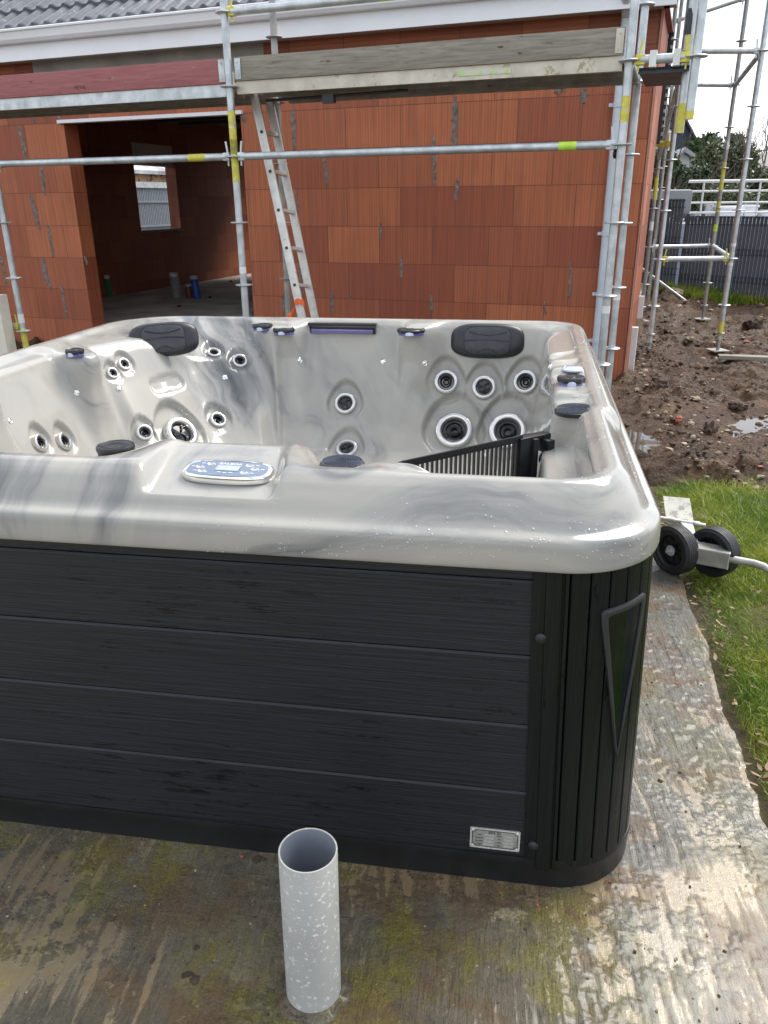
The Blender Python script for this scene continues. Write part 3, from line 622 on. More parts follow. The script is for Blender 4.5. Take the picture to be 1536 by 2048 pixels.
# ---- scalloped valve knobs with violet lens, caps
def knob(x,y,r,lens=True,big=False,at=None):
    h=hit(x,y+ (6 if not big else 3))
    c=Vector(at) if at else h[0]; r=r*(c-CP).dot(fw)/F; z=Vector((0,0,1)); m=MB(); nseg=60; hh=.016 if not big else .014
    prof_=[(1.0,0),(1.04,.3),(1.04,.7),(.98,.95),(.9,1.0),(.84,.86),(.3,.86),(.26,.95),(0,.97)]
    P=np.zeros((nseg,len(prof_),3))
    for i in range(nseg):
        t=2*math.pi*i/nseg; sc=1-.09*max(0,math.cos(t*3+math.pi/2+.0))**4 if not big else 1-.03*max(0,math.cos(t*3))**6
        for j,(q,e) in enumerate(prof_):
            f_=sc if q>.7 else 1; P[i,j]=(c.x+r*q*f_*math.cos(t),c.y+r*q*f_*math.sin(t),c.z+.006+hh*e)
    m.grid(P,wrap=True); 
    o=obj('valve_knob',m,M['black'],spa)
    m=MB(); m.lathe([(r*.98,-.004),(r*.98,.006),(r*.9,.0075),(0,.0075)],c,z,32); obj('violet_lens' if lens else 'knob_base',m,M['amber'] if lens else M['black'],o)
    if lens:   # clear window in the front notch
        m=MB(); m.lathe([(r*.36,-.002),(r*.34,.010),(r*.2,.014),(0,.015)],c+Vector((0,-r*.78,.001)),z,20); obj('clear_lens',m,M['clearcap'],o)
knob(525,652,20); knob(568,660,21); knob(822,661,27); knob(1142,761,27); knob(150,704,18); knob(275,914,36,False,True,at=(-.880,1.59,.922))
h=hit(1148,738); m=MB(); r=20*h[2]/F; m.lathe([(r*1.2,-.003),(r*1.2,.002),(r*1.05,.004),(r*.95,.002),(r*.85,.006),(r*.5,.009),(0,.010)],h[0]+Vector((0,0,.0)),(0,0,1),32); obj('light_cup',m,M['clearcap'],spa)
# ---- waterfall slot
h1,h2=hit(618,664),hit(752,664); c=(h1[0]+h2[0])/2; hw_=(h2[0].x-h1[0].x)/2
m=MB(); m.box(c+Vector((0,.028,.012)),(hw_,.035,.020),0,None,.004); o=obj('waterfall_slot',m,M['gloss'],spa)
m=MB(); m.box(c+Vector((0,-.002,.004)),(hw_*.93,.012,.010),0,None,.004); obj('violet_lens',m,M['amber'],o)
m=MB(); m.box(c+Vector((0,.01,.036)),(hw_*1.03,.03,.004),0,None,.003); obj('slot_lip',m,M['gloss'],o)
# ---- speakers
def speaker(c,r,tilt):
    c=Vector(c); n=(Vector((0,0,1))+Vector(tilt)).normalized(); m=MB()
    m.lathe([(r,-.008),(r,.002),(r*.95,.0035)],c,n,48); o=obj('speaker',m,M['black'],spa); g=MB()
    for i in range(1,9):
        q=r*.94*i/8.5; g.lathe([(q-r*.025,.0035),(q-r*.01,.0075+.004*(1-i/9)),(q+r*.02,.0075+.004*(1-i/9)),(q+r*.03,.0035)],c,n,56)
    g.lathe([(r*.95,.004),(0,.006)],c,n,40)
    obj('speaker_grille',g,M['speaker'],o)
speaker((-.352,1.59,.918),.049,(0,0,0)); speaker((.178,2.085,.930),.055,(-.03,0,0))

# ---- control panel on its bed
pc=hit(457,950); c=pc[0]; pn=Vector((0,-.125,1)).normalized()
prt=Vector((1,-.02,0)).normalized(); prt=(prt-pn*prt.dot(pn)).normalized(); pup=pn.cross(prt)
FM=Matrix((prt,pup,pn)).transposed().to_4x4(); FM.translation=c+pn*.004; FM=FM@Matrix.Diagonal((.70,.82,.8,1))
pw_=.138; ph_=.052
def stad(s,e,n=64):
    o=[]
    for i in range(n):
        t=2*math.pi*i/n; ct,st_=math.cos(t),math.sin(t); o.append((pw_*s*math.copysign(abs(ct)**.8,ct),(ph_*(s if s>.9 else s)) *math.copysign(abs(st_)**.62,st_),e))
    return o
m=MB(); V=[];Fs=[]; rings=[stad(1.0,-.006),stad(1.02,.004),stad(1.01,.010),stad(.97,.0145),stad(.92,.015),stad(.89,.0135)]
for rg in rings: V+=rg
for i in range(len(rings)-1):
    for k2 in range(64): Fs.append((i*64+k2,i*64+(k2+1)%64,(i+1)*64+(k2+1)%64,(i+1)*64+k2))
m.add([FM@Vector(p) for p in V],Fs); cpn=obj('control_panel',m,M['chrome'],spa)
m=MB(); V=stad(.905,.0138); 
V=[(x,y*(1-.10*(1-(x/pw_)**2)) ,z) for x,y,z in V]
m.add([FM@Vector(p) for p in V],[tuple(range(64))]); face=obj('display_face',m,M['screen'],cpn,smooth=False)
m=MB(); m.add([FM@Vector(p) for p in((-.034,-.010,.0146),(.034,-.010,.0146),(.034,.014,.0146),(-.034,.014,.0146))],[(0,1,2,3)]); obj('lcd_display',m,M['lcd'],cpn,smooth=False)
m=MB()
for a,b,cc,dd in((-.037,-.013,.037,-.010),(-.037,.014,.037,.017),(-.037,-.010,-.034,.014),(.034,-.010,.037,.014)): m.add([FM@Vector(p) for p in((a,b,.0149),(cc,b,.0149),(cc,dd,.0149),(a,dd,.0149))],[(0,1,2,3)])
obj('lcd_frame',m,M['chrome'],cpn,smooth=False)
for (x,y) in((-.061,.022),(-.088,.002),(-.072,-.021),(.061,.022),(.084,.003),(.060,-.020)):
    m=MB(); cc=FM@Vector((x,y,.0138)); 
    P=np.zeros((28,5,3))
    for i in range(28):
        t=2*math.pi*i/28
        for j,(q,e) in enumerate(((1,0),(.97,.0016),(.86,.0018),(.8,.0010),(0,.0022))): P[i,j]=FM@Vector((x+.0135*q*math.cos(t),y+.0085*q*math.sin(t),.0138+e))
    m.grid(P,wrap=True); obj('panel_button',m,M['lcd'] if False else M['chrome'],cpn)
T_=FM@Matrix.Translation((0,.0265,.0140)); text('panel_lettering','BALBOA',.0155,T_@Matrix.Diagonal((1.25,.9,1,1)),M['white'],cpn)
for (x,y) in((-.086,.024),(-.110,.004),(-.094,-.019),(.086,.024),(.108,.003),(.083,-.020),(-.018,-.022),(.0,-.024),(.018,-.022)):
    m=MB(); m.add([FM@Vector(p) for p in((x-.006,y-.0012,.0143),(x+.006,y-.0012,.0143),(x+.006,y+.0012,.0143),(x-.006,y+.0012,.0143))],[(0,1,2,3)])
    obj('panel_marking',m,M['white'],cpn,smooth=False)

# ---- skimmer grille in the pocket
g=MB(); A=atz(800,930,.865); B=atz(1040,880,.865); A=Vector((A.x,A.y,.865)); B=Vector((B.x,B.y,.868)); dd=(B-A).normalized(); nn2=Vector((-dd.y,dd.x,0)).normalized()
MR=Matrix((dd,nn2,Vector((0,0,1)))).transposed()
Lh=(B-A).length
fr_=MB(); fr_.box((A+B)/2+Vector((0,0,.0)),(Lh/2,.010,.006),0,MR,.003); fr_.box((A+B)/2-nn2*.008+Vector((0,0,.008)),(Lh/2,.003,.004),0,MR)
sk=obj('skimmer_weir',fr_,M['black'],spa)
nb=26
bars=MB()
for i in range(nb):
    p=A+dd*(Lh*(i+.5)/nb); bars.box(p+Vector((0,0,-.13)),(.0016,.004,.13),0,MR)
bars.box((A+B)/2+Vector((0,0,-.262)),(Lh/2,.006,.006),0,MR)
obj('weir_bar',bars,M['black'],sk)
br_=MB(); E_=B+dd*.035
br_.box(B+dd*.018+Vector((0,0,-.11)),(.030,.018,.115),0,MR,.004); br_.box(B+dd*.052+Vector((0,0,-.004)),(.045,.016,.008),0,MR,.004); br_.box(B+dd*.075-nn2*.02+Vector((0,0,-.025)),(.012,.022,.018),0,MR,.004)
br_.lathe([(.022,-.008),(.022,.006),(.017,.010),(.006,.011),(0,.012)],B+dd*.072-nn2*.03+Vector((0,0,-.06)),-nn2,28)
br_.box(B+dd*.035-nn2*.004+Vector((0,0,-.10)),(.008,.024,.10),0,MR,.003)
obj('weir_bracket',br_,M['black'],sk)

# ---- skirt: planks, trims, slatted corner, base
def skx(x,z): return x+.034*(.79-z)
SKY=1.369
rows=[.082,.264,.437,.604,.772,.806]
m=MB()
for i in range(5):
    z0,z1=rows[i]+.0014,rows[i+1]-.0014
    P=[]; 
    sec=[(0,z0-.002,.010),(0,z0,.002),(0,z0+.0022,0),(0,z1-.0045,0),(0,z1,.0035),(0,z1+.001,.012)]
    for x in np.linspace(-1.80,.063,12):
        P.append([(skx(x,z),SKY+dy,z) for _,z,dy in sec])
    m.grid(np.array(P))
skirt=obj('side_panel',m,M['plank'],spa,ang=18)
# left, right and back skirt walls (same boards, seen only from the side)
m=MB(); 
for i in range(5):
    z0,z1=rows[i]+.0014,rows[i+1]-.0014
    m.box((-1.838,2.52,(z0+z1)/2),(.008,.95,(z1-z0)/2)); m.box((.330,2.62,(z0+z1)/2),(.006,.85,(z1-z0)/2)); m.box((-.78,3.632,(z0+z1)/2),(.9,.008,(z1-z0)/2))
obj('far_side_panel',m,M['plank'],spa,smooth=False)
m=MB(); # flat corner trim with two raised edges
for (xa,xb,dy,zb) in((.063,.088,-.006,.083),(.0885,.118,-.009,.060),(.1185,.124,-.004,.062),(.1245,.131,-.010,.064)):
    V=[(skx(xa,z)if 0 else xa+.034*(.79-z),y,z) for z in(zb,.806) for (xa_,y) in()] 
    V=[]; 
    for z in(zb,.806):
        for x,y in((xa,SKY+.012),(xa,SKY+dy),(xb,SKY+dy),(xb,SKY+.012)): V.append((skx(x,z),y,z))
    m.add(V,[(0,1,5,4),(1,2,6,5),(2,3,7,6),(4,5,6,7),(0,3,2,1)])
trim=obj('corner_trim',m,M['slat'],spa,smooth=False)
for z in(.652,.128):
    m=MB(); m.lathe([(.0115,0),(.011,.004),(.007,.007),(0,.0078)],(skx(.0775,z)+.004,SKY-.006,z),(0,-1,0),24); obj('rivet',m,M['trim'],trim)
# corner of vertical slats round an arc
RC=.178; CXc,CYc=.1315,SKY+RC+.0
slatw=.0405
def arcp(s,off=0.,z=0.):     # s: arc length from the trim; straight side after the arc
    a=s/RC
    if a<math.pi/2: x=CXc+(RC+off)*math.sin(a); y=CYc-(RC+off)*math.cos(a)
    else: x=CXc+RC+off; y=CYc+(s-RC*math.pi/2)
    return (skx(x,z),y,z)
m=MB(); s=.0
while s<.62:
    pts=[(s,-.012),(s+.0025,-.012),(s+.003,-.001),(s+.005,.001)]+[(s+.005+(slatw-.007)*q,.001) for q in(.25,.5,.75,1)]+[(s+slatw,-.001),(s+slatw,-.012)]
    zb=.066+ .012*min(s/.3,1)
    P=np.array([[arcp(max(a,0),o_,z) for z in(zb,.3,.55,.81)] for a,o_ in pts]); m.grid(P); 
    n0=len(m.v); s+=slatw
slats=obj('slatted_corner',m,M['slat'],spa,ang=30)
# triangular light in the corner
def sarc(x,y):
    best=None
    for i in range(600):
        s_=i*.0005; 
        for z in ():pass
    return None
bvc=BVHTree.FromPolygons([arcp(i*.006,.002,z) for i in range(90) for z in(.05,.85)],[(i*2,i*2+2,i*2+3,i*2+1) for i in range(89)])
def sz(x,y):
    l,n,i,d=bvc.ray_cast(CP,ray(x,y).normalized())
    if l is None: return None
    bs=min(range(1000),key=lambda q:(Vector(arcp(q*.0005,.002,l.z))-l).length); return bs*.0005,l.z
def szpoly(px): return [sz(*p) for p in px]
tri_o=szpoly([(1199,1222),(1290,1181),(1236,1518),(1224,1520)]); 
print('tri',tri_o)
if None in tri_o or True:
    so_=[(.078,.668),(.205,.668+.01),(.126,.300),(.113,.296)]
    if all(q is not None for q in tri_o): so_=[tri_o[0],tri_o[1],tri_o[2],tri_o[3]]
def lerp2(p,q,t): return (p[0]*(1-t)+q[0]*t,p[1]*(1-t)+q[1]*t)
cenp=((so_[0][0]+so_[1][0]+so_[2][0])/3,(so_[0][1]*.4+so_[1][1]*.4+so_[2][1]*.2))
def inset(poly,k_):
    out=[]; n=len(poly)
    for i in range(n):
        p0,p1,p2=poly[i-1],poly[i],poly[(i+1)%n]
        d1=np.array(p1)-p0; d2=np.array(p2)-p1; d1/=np.linalg.norm(d1); d2/=np.linalg.norm(d2)
        n1=np.array((-d1[1],d1[0])); n2=np.array((-d2[1],d2[0])); b_=n1+n2; b_/=max(b_@n1,.35); out.append(tuple(np.array(p1)+b_*k_))
    return out
sgn=1 if sum((so_[i][0]*so_[(i+1)%4][1]-so_[(i+1)%4][0]*so_[i][1]) for i in range(4))>0 else -1
tri3=[so_[0],so_[1],((so_[2][0]+so_[3][0])/2,(so_[2][1]+so_[3][1])/2)]
inn3=inset(tri3,sgn*.0135)
def dens(poly,n=14): return [lerp2(poly[i],poly[(i+1)%len(poly)],t/n) for i in range(len(poly)) for t in range(n)]
def densr(poly,n=14,rad=.006):
    pts=dens(poly,n); q=np.array(pts); 
    for _ in range(2): q=(np.roll(q,1,0)*.5+q*3+np.roll(q,-1,0)*.5)/4
    return q
Oo=densr(tri3); Oi=densr(inn3)
P=np.array([[arcp(o_[0],.000,o_[1]),arcp(o_[0],.006,o_[1]),arcp((o_*.75+i_*.25)[0],.0075,(o_*.75+i_*.25)[1]),arcp((o_*.25+i_*.75)[0],.0075,(o_*.25+i_*.75)[1]),arcp(i_[0],.006,i_[1]),arcp(i_[0],-.002,i_[1])] for o_,i_ in zip(Oo,Oi)])
m=MB(); m.grid(P,wrap=True); cl=obj('corner_light',m,simple('matt_charcoal_frame',(.03,.033,.033),.5),spa,ang=50)
# lens: two facets
m1,m2=MB(),MB(); T0_,T1_,T2_=inn3; mid=lerp2(T0_,T1_,.5)
for mb_,a_,b_ in((m1,T0_,mid),(m2,mid,T1_)):
    P=np.array([[arcp(lerp2(lerp2(a_,b_,u),T2_,v)[0],.0035,lerp2(lerp2(a_,b_,u),T2_,v)[1]) for v in np.linspace(0,1,12)] for u in np.linspace(0,1,6)]); mb_.grid(P)
obj('green_lens',m1,M['lens'],cl); obj('violet_lens',m2,M['lens2'],cl)
# base tray
def base_ring(off,z):
    pts=[]; rr=.19
    for (cx_,cy_,a0) in ((SX1+.010-rr+.01,SY0+.024+rr,-90),(SX1+.02-rr,3.64-rr,0),(SX0+.03+rr,3.64-rr,90),(SX0+.03+rr,SY0+.024+rr,180)):
        for q in range(13):
            a=R(a0+q*7.5); pts.append((cx_+(rr+off)*math.cos(a),cy_+(rr+off)*math.sin(a),z))
    return pts
m=MB(); rings=[base_ring(-.03,.0),base_ring(-.004,.001),base_ring(.0,.006),base_ring(.0,.060),base_ring(.003,.066),base_ring(.002,.084),base_ring(-.02,.086)]
P=np.array(rings).transpose(1,0,2); P[...,0]+=np.where(P[...,0]>0,.0,0); m.grid(P,wrap=True); obj('base_tray',m,M['skid'],spa,ang=35)
# dark lining just behind the boards
m=MB(); m.box((-.83,1.392,.43),(.98,.006,.37)); obj('frame_lining',m,M['black'],spa,smooth=False)

# ============================================================ GROUND
m=MB(); m.add([(-150,-60,-.10),(150,-60,-.10),(150,300,-.10),(-150,300,-.10)],[(0,1,2,3)])
g=obj('ground',m,M['soil'],kind='structure',smooth=False)
# concrete slab: right edge runs (0.60,1.2) .. (0.66,2.9), slightly rotated
def slab_edge(y): return .635+.034*y+.006*math.sin(y*5.3)+.004*math.sin(y*13+1)
ys=np.linspace(-1.5,3.66,520); m=MB(); er=[]
rj=np.random.default_rng(3); jit=np.convolve(rj.normal(0,.012,len(ys)+8),np.ones(9)/9,'valid')
for k2,y in enumerate(ys): er.append((slab_edge(y)+jit[k2],y))
V=[];Fs=[]
for (x,y) in er: V+=[(-5,y,0),(x-.02,y,0),(x-.005,y,-.002),(x,y,-.010),(x+.004,y,-.12)]
for i in range(len(er)-1):
    for k2 in range(4): Fs.append((i*5+k2,i*5+k2+1,(i+1)*5+k2+1,(i+1)*5+k2))
m.add(V,Fs); e=len(er)-1; m.add([(-5,3.66,0),(er[-1][0],3.66,0),(er[-1][0],3.66,-.12),(-5,3.66,-.12)],[(0,1,2,3)])
slab=obj('concrete_slab',m,M['slab'],kind='structure')
# brushed relief of the visible part, and the film of rain water lying in it
gx_=np.linspace(-1.5,.80,620); gy_=np.concatenate([np.linspace(.55,1.75,430),np.linspace(1.753,3.66,330)]); GX,GY=np.meshgrid(gx_,gy_,indexing='ij')
wx=GX+.035*fbm(GX*1.7+3,GY*1.7,3)+.010*fbm(GX*9,GY*9,3); ang_=R(7); ru=wx*math.cos(ang_)+GY*math.sin(ang_); rvv=GY*math.cos(ang_)
br1=fbm(ru*62,rvv*4.5,4,2.2,.6); lum1=fbm(GX*34+9,GY*34,4,2.1,.6); lowf=fbm(GX*2.1+11,GY*2.1+4,3)
wb=sst(lowf+.3*fbm(GX*5,GY*5,2),-.16,.08)
GZ=.0012+.0085*br1*(.35+.65*wb)*np.where(GX>.25,.6,1)+.011*np.maximum(lum1,-.05)*sst(fbm(GX*3+40,GY*3,3)+.25*sst(GX,.0,.3),-.12,.15)+.0075*lowf
GZ=np.maximum(GZ,-.005); 
E_=np.array([[slab_edge(y)+np.interp(y,ys,jit) for y in gy_]]); inb=GX<=E_
GXc=np.minimum(GX,E_-.004); GZ=np.where(GX>E_-.02,GZ*.5-.001,GZ)+.0035
PLV=.0034; GZ+=PLV-float(np.percentile(GZ[inb],9)); GZ=np.where(GX>E_-.03,GZ,np.maximum(GZ,PLV)); mm_=MB(); mm_.grid(np.stack([GXc,GY,GZ],-1)); obj('slab_surface',mm_,M['slab'],kind='structure')
# lawn soil sheet beside the slab
def lawn_h(x,y): return -.022+.05*fbm(x*2.2,y*2.2,4)-.05*sst(slab_edge(y)+.09-x,0,.08)
xs=np.linspace(.60,7,180); yy=np.linspace(.2,4.5,160); XX,YY=np.meshgrid(xs,yy,indexing='ij')
ZZ=-.025+.06*fbm(XX*2.2,YY*2.2,4)-.03*(1-sst(XX-(.735-.035*(YY-2.2)),.0,.10))
m=MB(); m.grid(np.stack([XX,YY,ZZ],-1)); obj('lawn_soil',m,M['soil'],kind='structure')
# mud: displaced sheet
xs=np.linspace(-9.,9,900); yy=np.concatenate([np.linspace(3.68,9,560),np.linspace(9.01,14.5,230)]); XX,YY=np.meshgrid(xs,yy,indexing='ij')
n1=fbm(XX*.9,YY*.9,4); n2=fbm(XX*5+7,YY*5,5,2.2,.6); n3=1-np.abs(fbm(XX*3+3,YY*3+9,4,2.1,.6))*3.2
ZZ=-.02+.10*n1+.19*n2*(.35+sst(n1+.25*fbm(XX*.5+30,YY*.5,3),-.12,.1))+.03*n3*sst(n1,-.05,.12)
mask=sst(YY+.25*fbm(XX*2,YY*.1,3),3.95,4.35); ZZ=ZZ*mask-.07*(1-mask)
ZZ+=.10*sst(YY,10.9,12.2)*(.5+fbm(XX*2,YY*2,3)); 
def mud_z(x,y):
    i=int(np.clip(np.searchsorted(xs,x),0,len(xs)-1)); j=int(np.clip(np.searchsorted(yy,y),0,len(yy)-1)); return float(ZZ[i,j])
# rubble bank along the house corner
HB=np.exp(-(((XX-1.25-.03*(YY-7))/.28)**2))*sst(YY,4.9,5.6); ZZ+=.07*HB*(1+1.2*fbm(XX*6,YY*6,4))*(XX>.6)
m=MB(); m.grid(np.stack([XX,YY,ZZ],-1)); obj('mud',m,M['mud'],kind='structure',ang=60)
m=MB(); WL=float(np.percentile(ZZ[(XX>.7)&(XX<4)&(YY>4.6)&(YY<10)],23)); m.add([(-9,4.3,WL),(9,4.3,WL),(9,11,WL),(-9,11,WL)],[(0,1,2,3)]); obj('puddle_water',m,M['water'],kind='structure',smooth=False)

# ---- loose stuff in the mud
def rock(c,r,seed,fl=.7,n=1):
    bm=bmesh.new(); bmesh.ops.create_icosphere(bm,subdivisions=n,radius=1); rr=random.Random(seed); 
    V=[];sx_,sy_,sz_=[rr.uniform(.6,1.3) for _ in range(3)]; a=rr.uniform(0,6.28)
    for v in bm.verts:
        q=v.co*(1+rr.uniform(-.28,.22)); x,y,z=q.x*sx_,q.y*sy_,q.z*sz_*fl
        V.append((c[0]+r*(x*math.cos(a)-y*math.sin(a)),c[1]+r*(x*math.sin(a)+y*math.cos(a)),c[2]+r*z))
    Fs=[[v.index for v in f.verts] for f in bm.faces]; bm.free(); return V,Fs
m=MB()
for i in range(4200):
    y=4.1+8.3*random.random()**1.5; x=random.uniform(.5,4.8); r=random.choice([.006,.008,.010,.014,.022])*random.uniform(.6,1.3)*(1+.06*(y-4))
    if random.random()<.35: x=1.0+abs(random.gauss(0,.5)); 
    z=mud_z(x,y); mi=random.choices([0,1,2],[.27,.68,.05])[0]; V,Fs=rock((x,y,z+r*.1),r,i,.6); m.add(V,Fs,mi)
obj('mud_rubble',m,[M['stone'],M['stone2'],M['brickbit']],kind='stuff',smooth=False)
def clod(px,py,r,label,seed,mt='stone2',fl=.75):
    p=atz(px,py,0.0); z=mud_z(p.x,p.y); bm=bmesh.new(); V,Fs=rock((p.x,p.y,z+r*.35),r,seed,fl,3)
    V=np.array(V); c=np.array((p.x,p.y,z+r*.35)); d=V-c; f_=1+.35*fbm(d[:,0]/r*1.7+seed,d[:,1]/r*1.7+d[:,2]/r,4); V=c+d*f_[:,None]; bm.free()
    mb=MB(); mb.add(V,Fs); solo('mud_clod' if mt=='stone2' else 'stone',mb,M[mt],label,'clod' if mt=='stone2' else 'stone',(p.x,p.y,z),smooth=(mt=='stone2'),ang=60)
clod(1505,662,.11,'big dark clod of earth behind the scaffold tower feet',11)
clod(1488,928,.036,'small round clod of earth lying alone near the lawn',12)
clod(1318,790,.085,'brown clod of earth beside the right rim of the hot tub',13)
clod(1420,868,.07,'flat earth clod next to the blue puddle',14)
clod(1356,848,.03,'broken orange brick piece in the mud',15,'brickbit')
clod(1390,810,.045,'flat pale stone in the middle of the mud',16,'stone',.4)
clod(1354,622,.06,'pale rubble stone near the house corner',17,'stone',.6)
clod(1378,692,.05,'yellowish stone between the two front tower feet',18,'stone',.5)
clod(1345,605,.16,'square stone block half buried under the leaning tube',19,'stone',.5)
clod(1475,815,.05,'dark clod sticking up from the wet mud to the right',20)
p=atz(1480,723,0); m=MB(); m.box((p.x+.1,p.y,mud_z(p.x,p.y)+.02),(.30,.05,.02),0,Matrix.Rotation(-.1,3,'Z'),.008); solo('timber_board',m,M['woodgrey'],'short muddy board lying flat in the mud','board',(p.x,p.y,0))

# ---- grass
def blades(n,reg,hmin,hmax,wd,zf,lean=.5,acc=None):
    m_v=[];m_f=[]
    k2=0
    while k2<n:
        x,y=reg()
        if acc and not acc(x,y): continue
        k2+=1
        h=random.uniform(hmin,hmax); a=random.uniform(0,6.283); l=h*random.uniform(.1,lean*1.6); z=zf(x,y); w_=wd*random.uniform(.6,1.3); ca,sa=math.cos(a),math.sin(a)
        b=random.uniform(0,6.283); wx,wy=math.cos(b)*w_,math.sin(b)*w_
        o=len(m_v)
        m_v+=[(x-wx,y-wy,z),(x+wx,y+wy,z),(x+ca*l*.3-wx*.8,y+sa*l*.3-wy*.8,z+h*.5),(x+ca*l*.3+wx*.8,y+sa*l*.3+wy*.8,z+h*.5),(x+ca*l,y+sa*l,z+h*random.uniform(.65,1))]
        m_f+=[(o,o+1,o+3,o+2),(o+2,o+3,o+4)]
    mb=MB(); mb.v=m_v; mb.f=m_f; mb.m=[0]*len(m_f); return mb
def gz(x,y): return -.03
def ga(x,y):
    e=slab_edge(y); d=x-e-.03
    if d<0: return False
    q=float(fbm(np.array([x*4.]),np.array([y*4.]),3)[0])
    return random.random()<min(1,d/.10+.1) and q+.55-max(0,.10-d)*2.5>random.random()*.34 and (y<4.15+.6*q or random.random()<.12)
mb=blades(110000,lambda:(random.uniform(.66,1.5) if random.random()<.75 else random.uniform(1.5,4.0),random.uniform(1.25,4.45)),.022,.062,.0012,gz,.7,ga)
def tuft(x,y): q=float(fbm(np.array([x*1.5+5]),np.array([y*1.5]),2)[0]); return x>slab_edge(y)+.12 and (y>3.2 or x>1.35) and q>-.05
m2=blades(15000,lambda:(random.uniform(.98,2.4),random.uniform(3.15,4.25)),.05,.11,.0013,gz,.8,tuft)
mb.add(m2.v,m2.f)
m3=blades(5500,lambda:(random.uniform(1.9,6),random.uniform(11.3,13.3)),.06,.20,.006,lambda x,y: mud_z(x,y),.6,lambda x,y: (13.75-(x-2.12)*.763-y) < .55+.35*math.sin(x*3) and (13.75-(x-2.12)*.763-y)>.05)
mb.add(m3.v,m3.f)
obj('grass',mb,M['grass'],kind='stuff',smooth=False)
# dead leaves along the lawn edge
m=MB()
for i in range(170):
    y=random.uniform(1.3,4.0); x=slab_edge(y)+abs(random.gauss(.02,.10)); r=random.uniform(.005,.012); a=random.uniform(0,6.28); tz=random.uniform(-.3,.6)
    q=Matrix.Rotation(a,3,'Z')@Matrix.Rotation(tz,3,'X')@Matrix.Rotation(random.uniform(-.4,.4),3,'Y'); c=Vector((x,y,random.uniform(-.018,.012)))
    V=[c+q@Vector(p)*r for p in((-1.5,0,0),(-.6,.55,.15),(.6,.5,.1),(1.6,0,.25),(.5,-.5,.12),(-.7,-.5,.1),(0,0,-.1))]
    m.add(V,[(0,1,6),(1,2,6),(2,3,6),(3,4,6),(4,5,6),(5,0,6)])
obj('fallen_leaves',m,M['deadleaf'],kind='stuff')
# crumbs on the slab
m=MB()
for i in range(420):
    if random.random()<.7: y=random.uniform(.75,1.33); x=random.uniform(-1.1,.5)
    else: y=random.uniform(1.2,3.2); x=random.uniform(.4,.70)
    r=random.choice([.0010,.0015,.002,.003,.004]); V,Fs=rock((x,y,r*.4+.004),r,i+9000,.7); m.add(V,Fs,random.choices([0,1,2],[.66,.33,.01])[0])
for (px,py,r) in((485,1716,.008),(515,1722,.009),(530,1724,.007),(375,1955,.011),(390,1965,.009),(393,1900,.008),(512,1838,.005),(1360,1548,.006),(1320,1565,.007),(1352,1370,.006),(1220,1770,.006),(1045,1790,.006),(550,1845,.005),(305,1925,.006)):
    p=atz(px,py,0); V,Fs=rock((p.x,p.y,r*.3+.003),r,int(px*7+py),.6,2); m.add(V,Fs,1 if px not in(485,1352) else 2)
obj('slab_grit',m,[M['stone'],M['stone2'],M['brickbit']],kind='stuff',smooth=False)

# ---- drain pipe
PX,PY=-.3195,1.043; m=MB(); r=.0535; m.lathe([(r,-.05),(r,.3675),(r-.0008,.3685),(r-.0027,.3687),(r-.0035,.368)],(PX,PY,0),(0.012,.0,1),64)
o=solo('drain_pipe',m,M['pvcpipe'],'upright grey plastic pipe stub speckled with white paint in front of the hot tub','pipe',(PX,PY,0))
m=MB(); m.lathe([(r-.0035,.368),(r-.0036,.06),(0,.055)],(PX,PY,0),(0.012,0,1),64); obj('pipe_bore',m,M['pvcin'],o)
m=MB(); rr=random.Random(4)
P=np.zeros((72,6,3))
for i in range(72):
    t=i/72*6.283; w1=.010+.012*abs(math.sin(t*2.5+1))+.004*rr.random()
    for j,(q,z) in enumerate(((0,.017),(.15,.0165),(.4,.014*(.6+.4*rr.random())),(.7,.011),(.95,.007),(1,-.004))): P[i,j]=(PX+(r-.001+w1*q)*math.cos(t),PY+(r-.001+w1*q)*math.sin(t),z)
m.grid(P,wrap=True); obj('mortar_collar',m,M['slab'],o)

# ============================================================ HOUSE
HCa,HCb=-.41,6.9; ZF=.15
hloc=hw(HCa,HCb,0); house=thing('brick_house','unfinished red clay block house with grey tiled roof behind the scaffold','house',hloc,-HA)
def H(mb): return mb.map(lambda a,b,z: hw(a,b,z))
def hbox(a0,a1,b0,b1,z0,z1): 
    m=MB(); m.box(((a0+a1)/2,(b0+b1)/2,(z0+z1)/2),((a1-a0)/2,(b1-b0)/2,(z1-z0)/2)); return m
def boxes(L_):
    m=MB()
    for (a0,a1,b0,b1,z0,z1) in L_: m.box(((a0+a1)/2,(b0+b1)/2,(z0+z1)/2),((a1-a0)/2,(b1-b0)/2,(z1-z0)/2))
    return m
DA0,DA1,DZ=-5.92,-3.94,2.205
WT=.2
fw_=boxes([(-10,DA0,HCb,HCb+WT,-.1,2.46),(DA1,HCa,HCb,HCb+WT,-.1,2.46),(DA0,DA1,HCb,HCb+WT,DZ+.02,2.46)])
o=obj('front_wall',H(fw_),M['brick'],house,smooth=False)
for b_ in((-10,-6.19,HCb,HCb+WT,2.46,2.79),(-3.67,HCa,HCb,HCb+WT,2.46,2.79)): obj('wall_head',H(boxes([b_])),M['brickh'],house,smooth=False)
m=boxes([(-6.19,-3.67,HCb-.002,HCb+WT,2.461,2.79)]); obj('concrete_lintel',H(m),M['lintel'],house,smooth=False)
m=boxes([(DA0-.05,DA1+.03,HCb-.035,HCb+.06,DZ-.012,DZ+.018)]); obj('lintel_strip',H(m),M['pvc'],house,smooth=False)
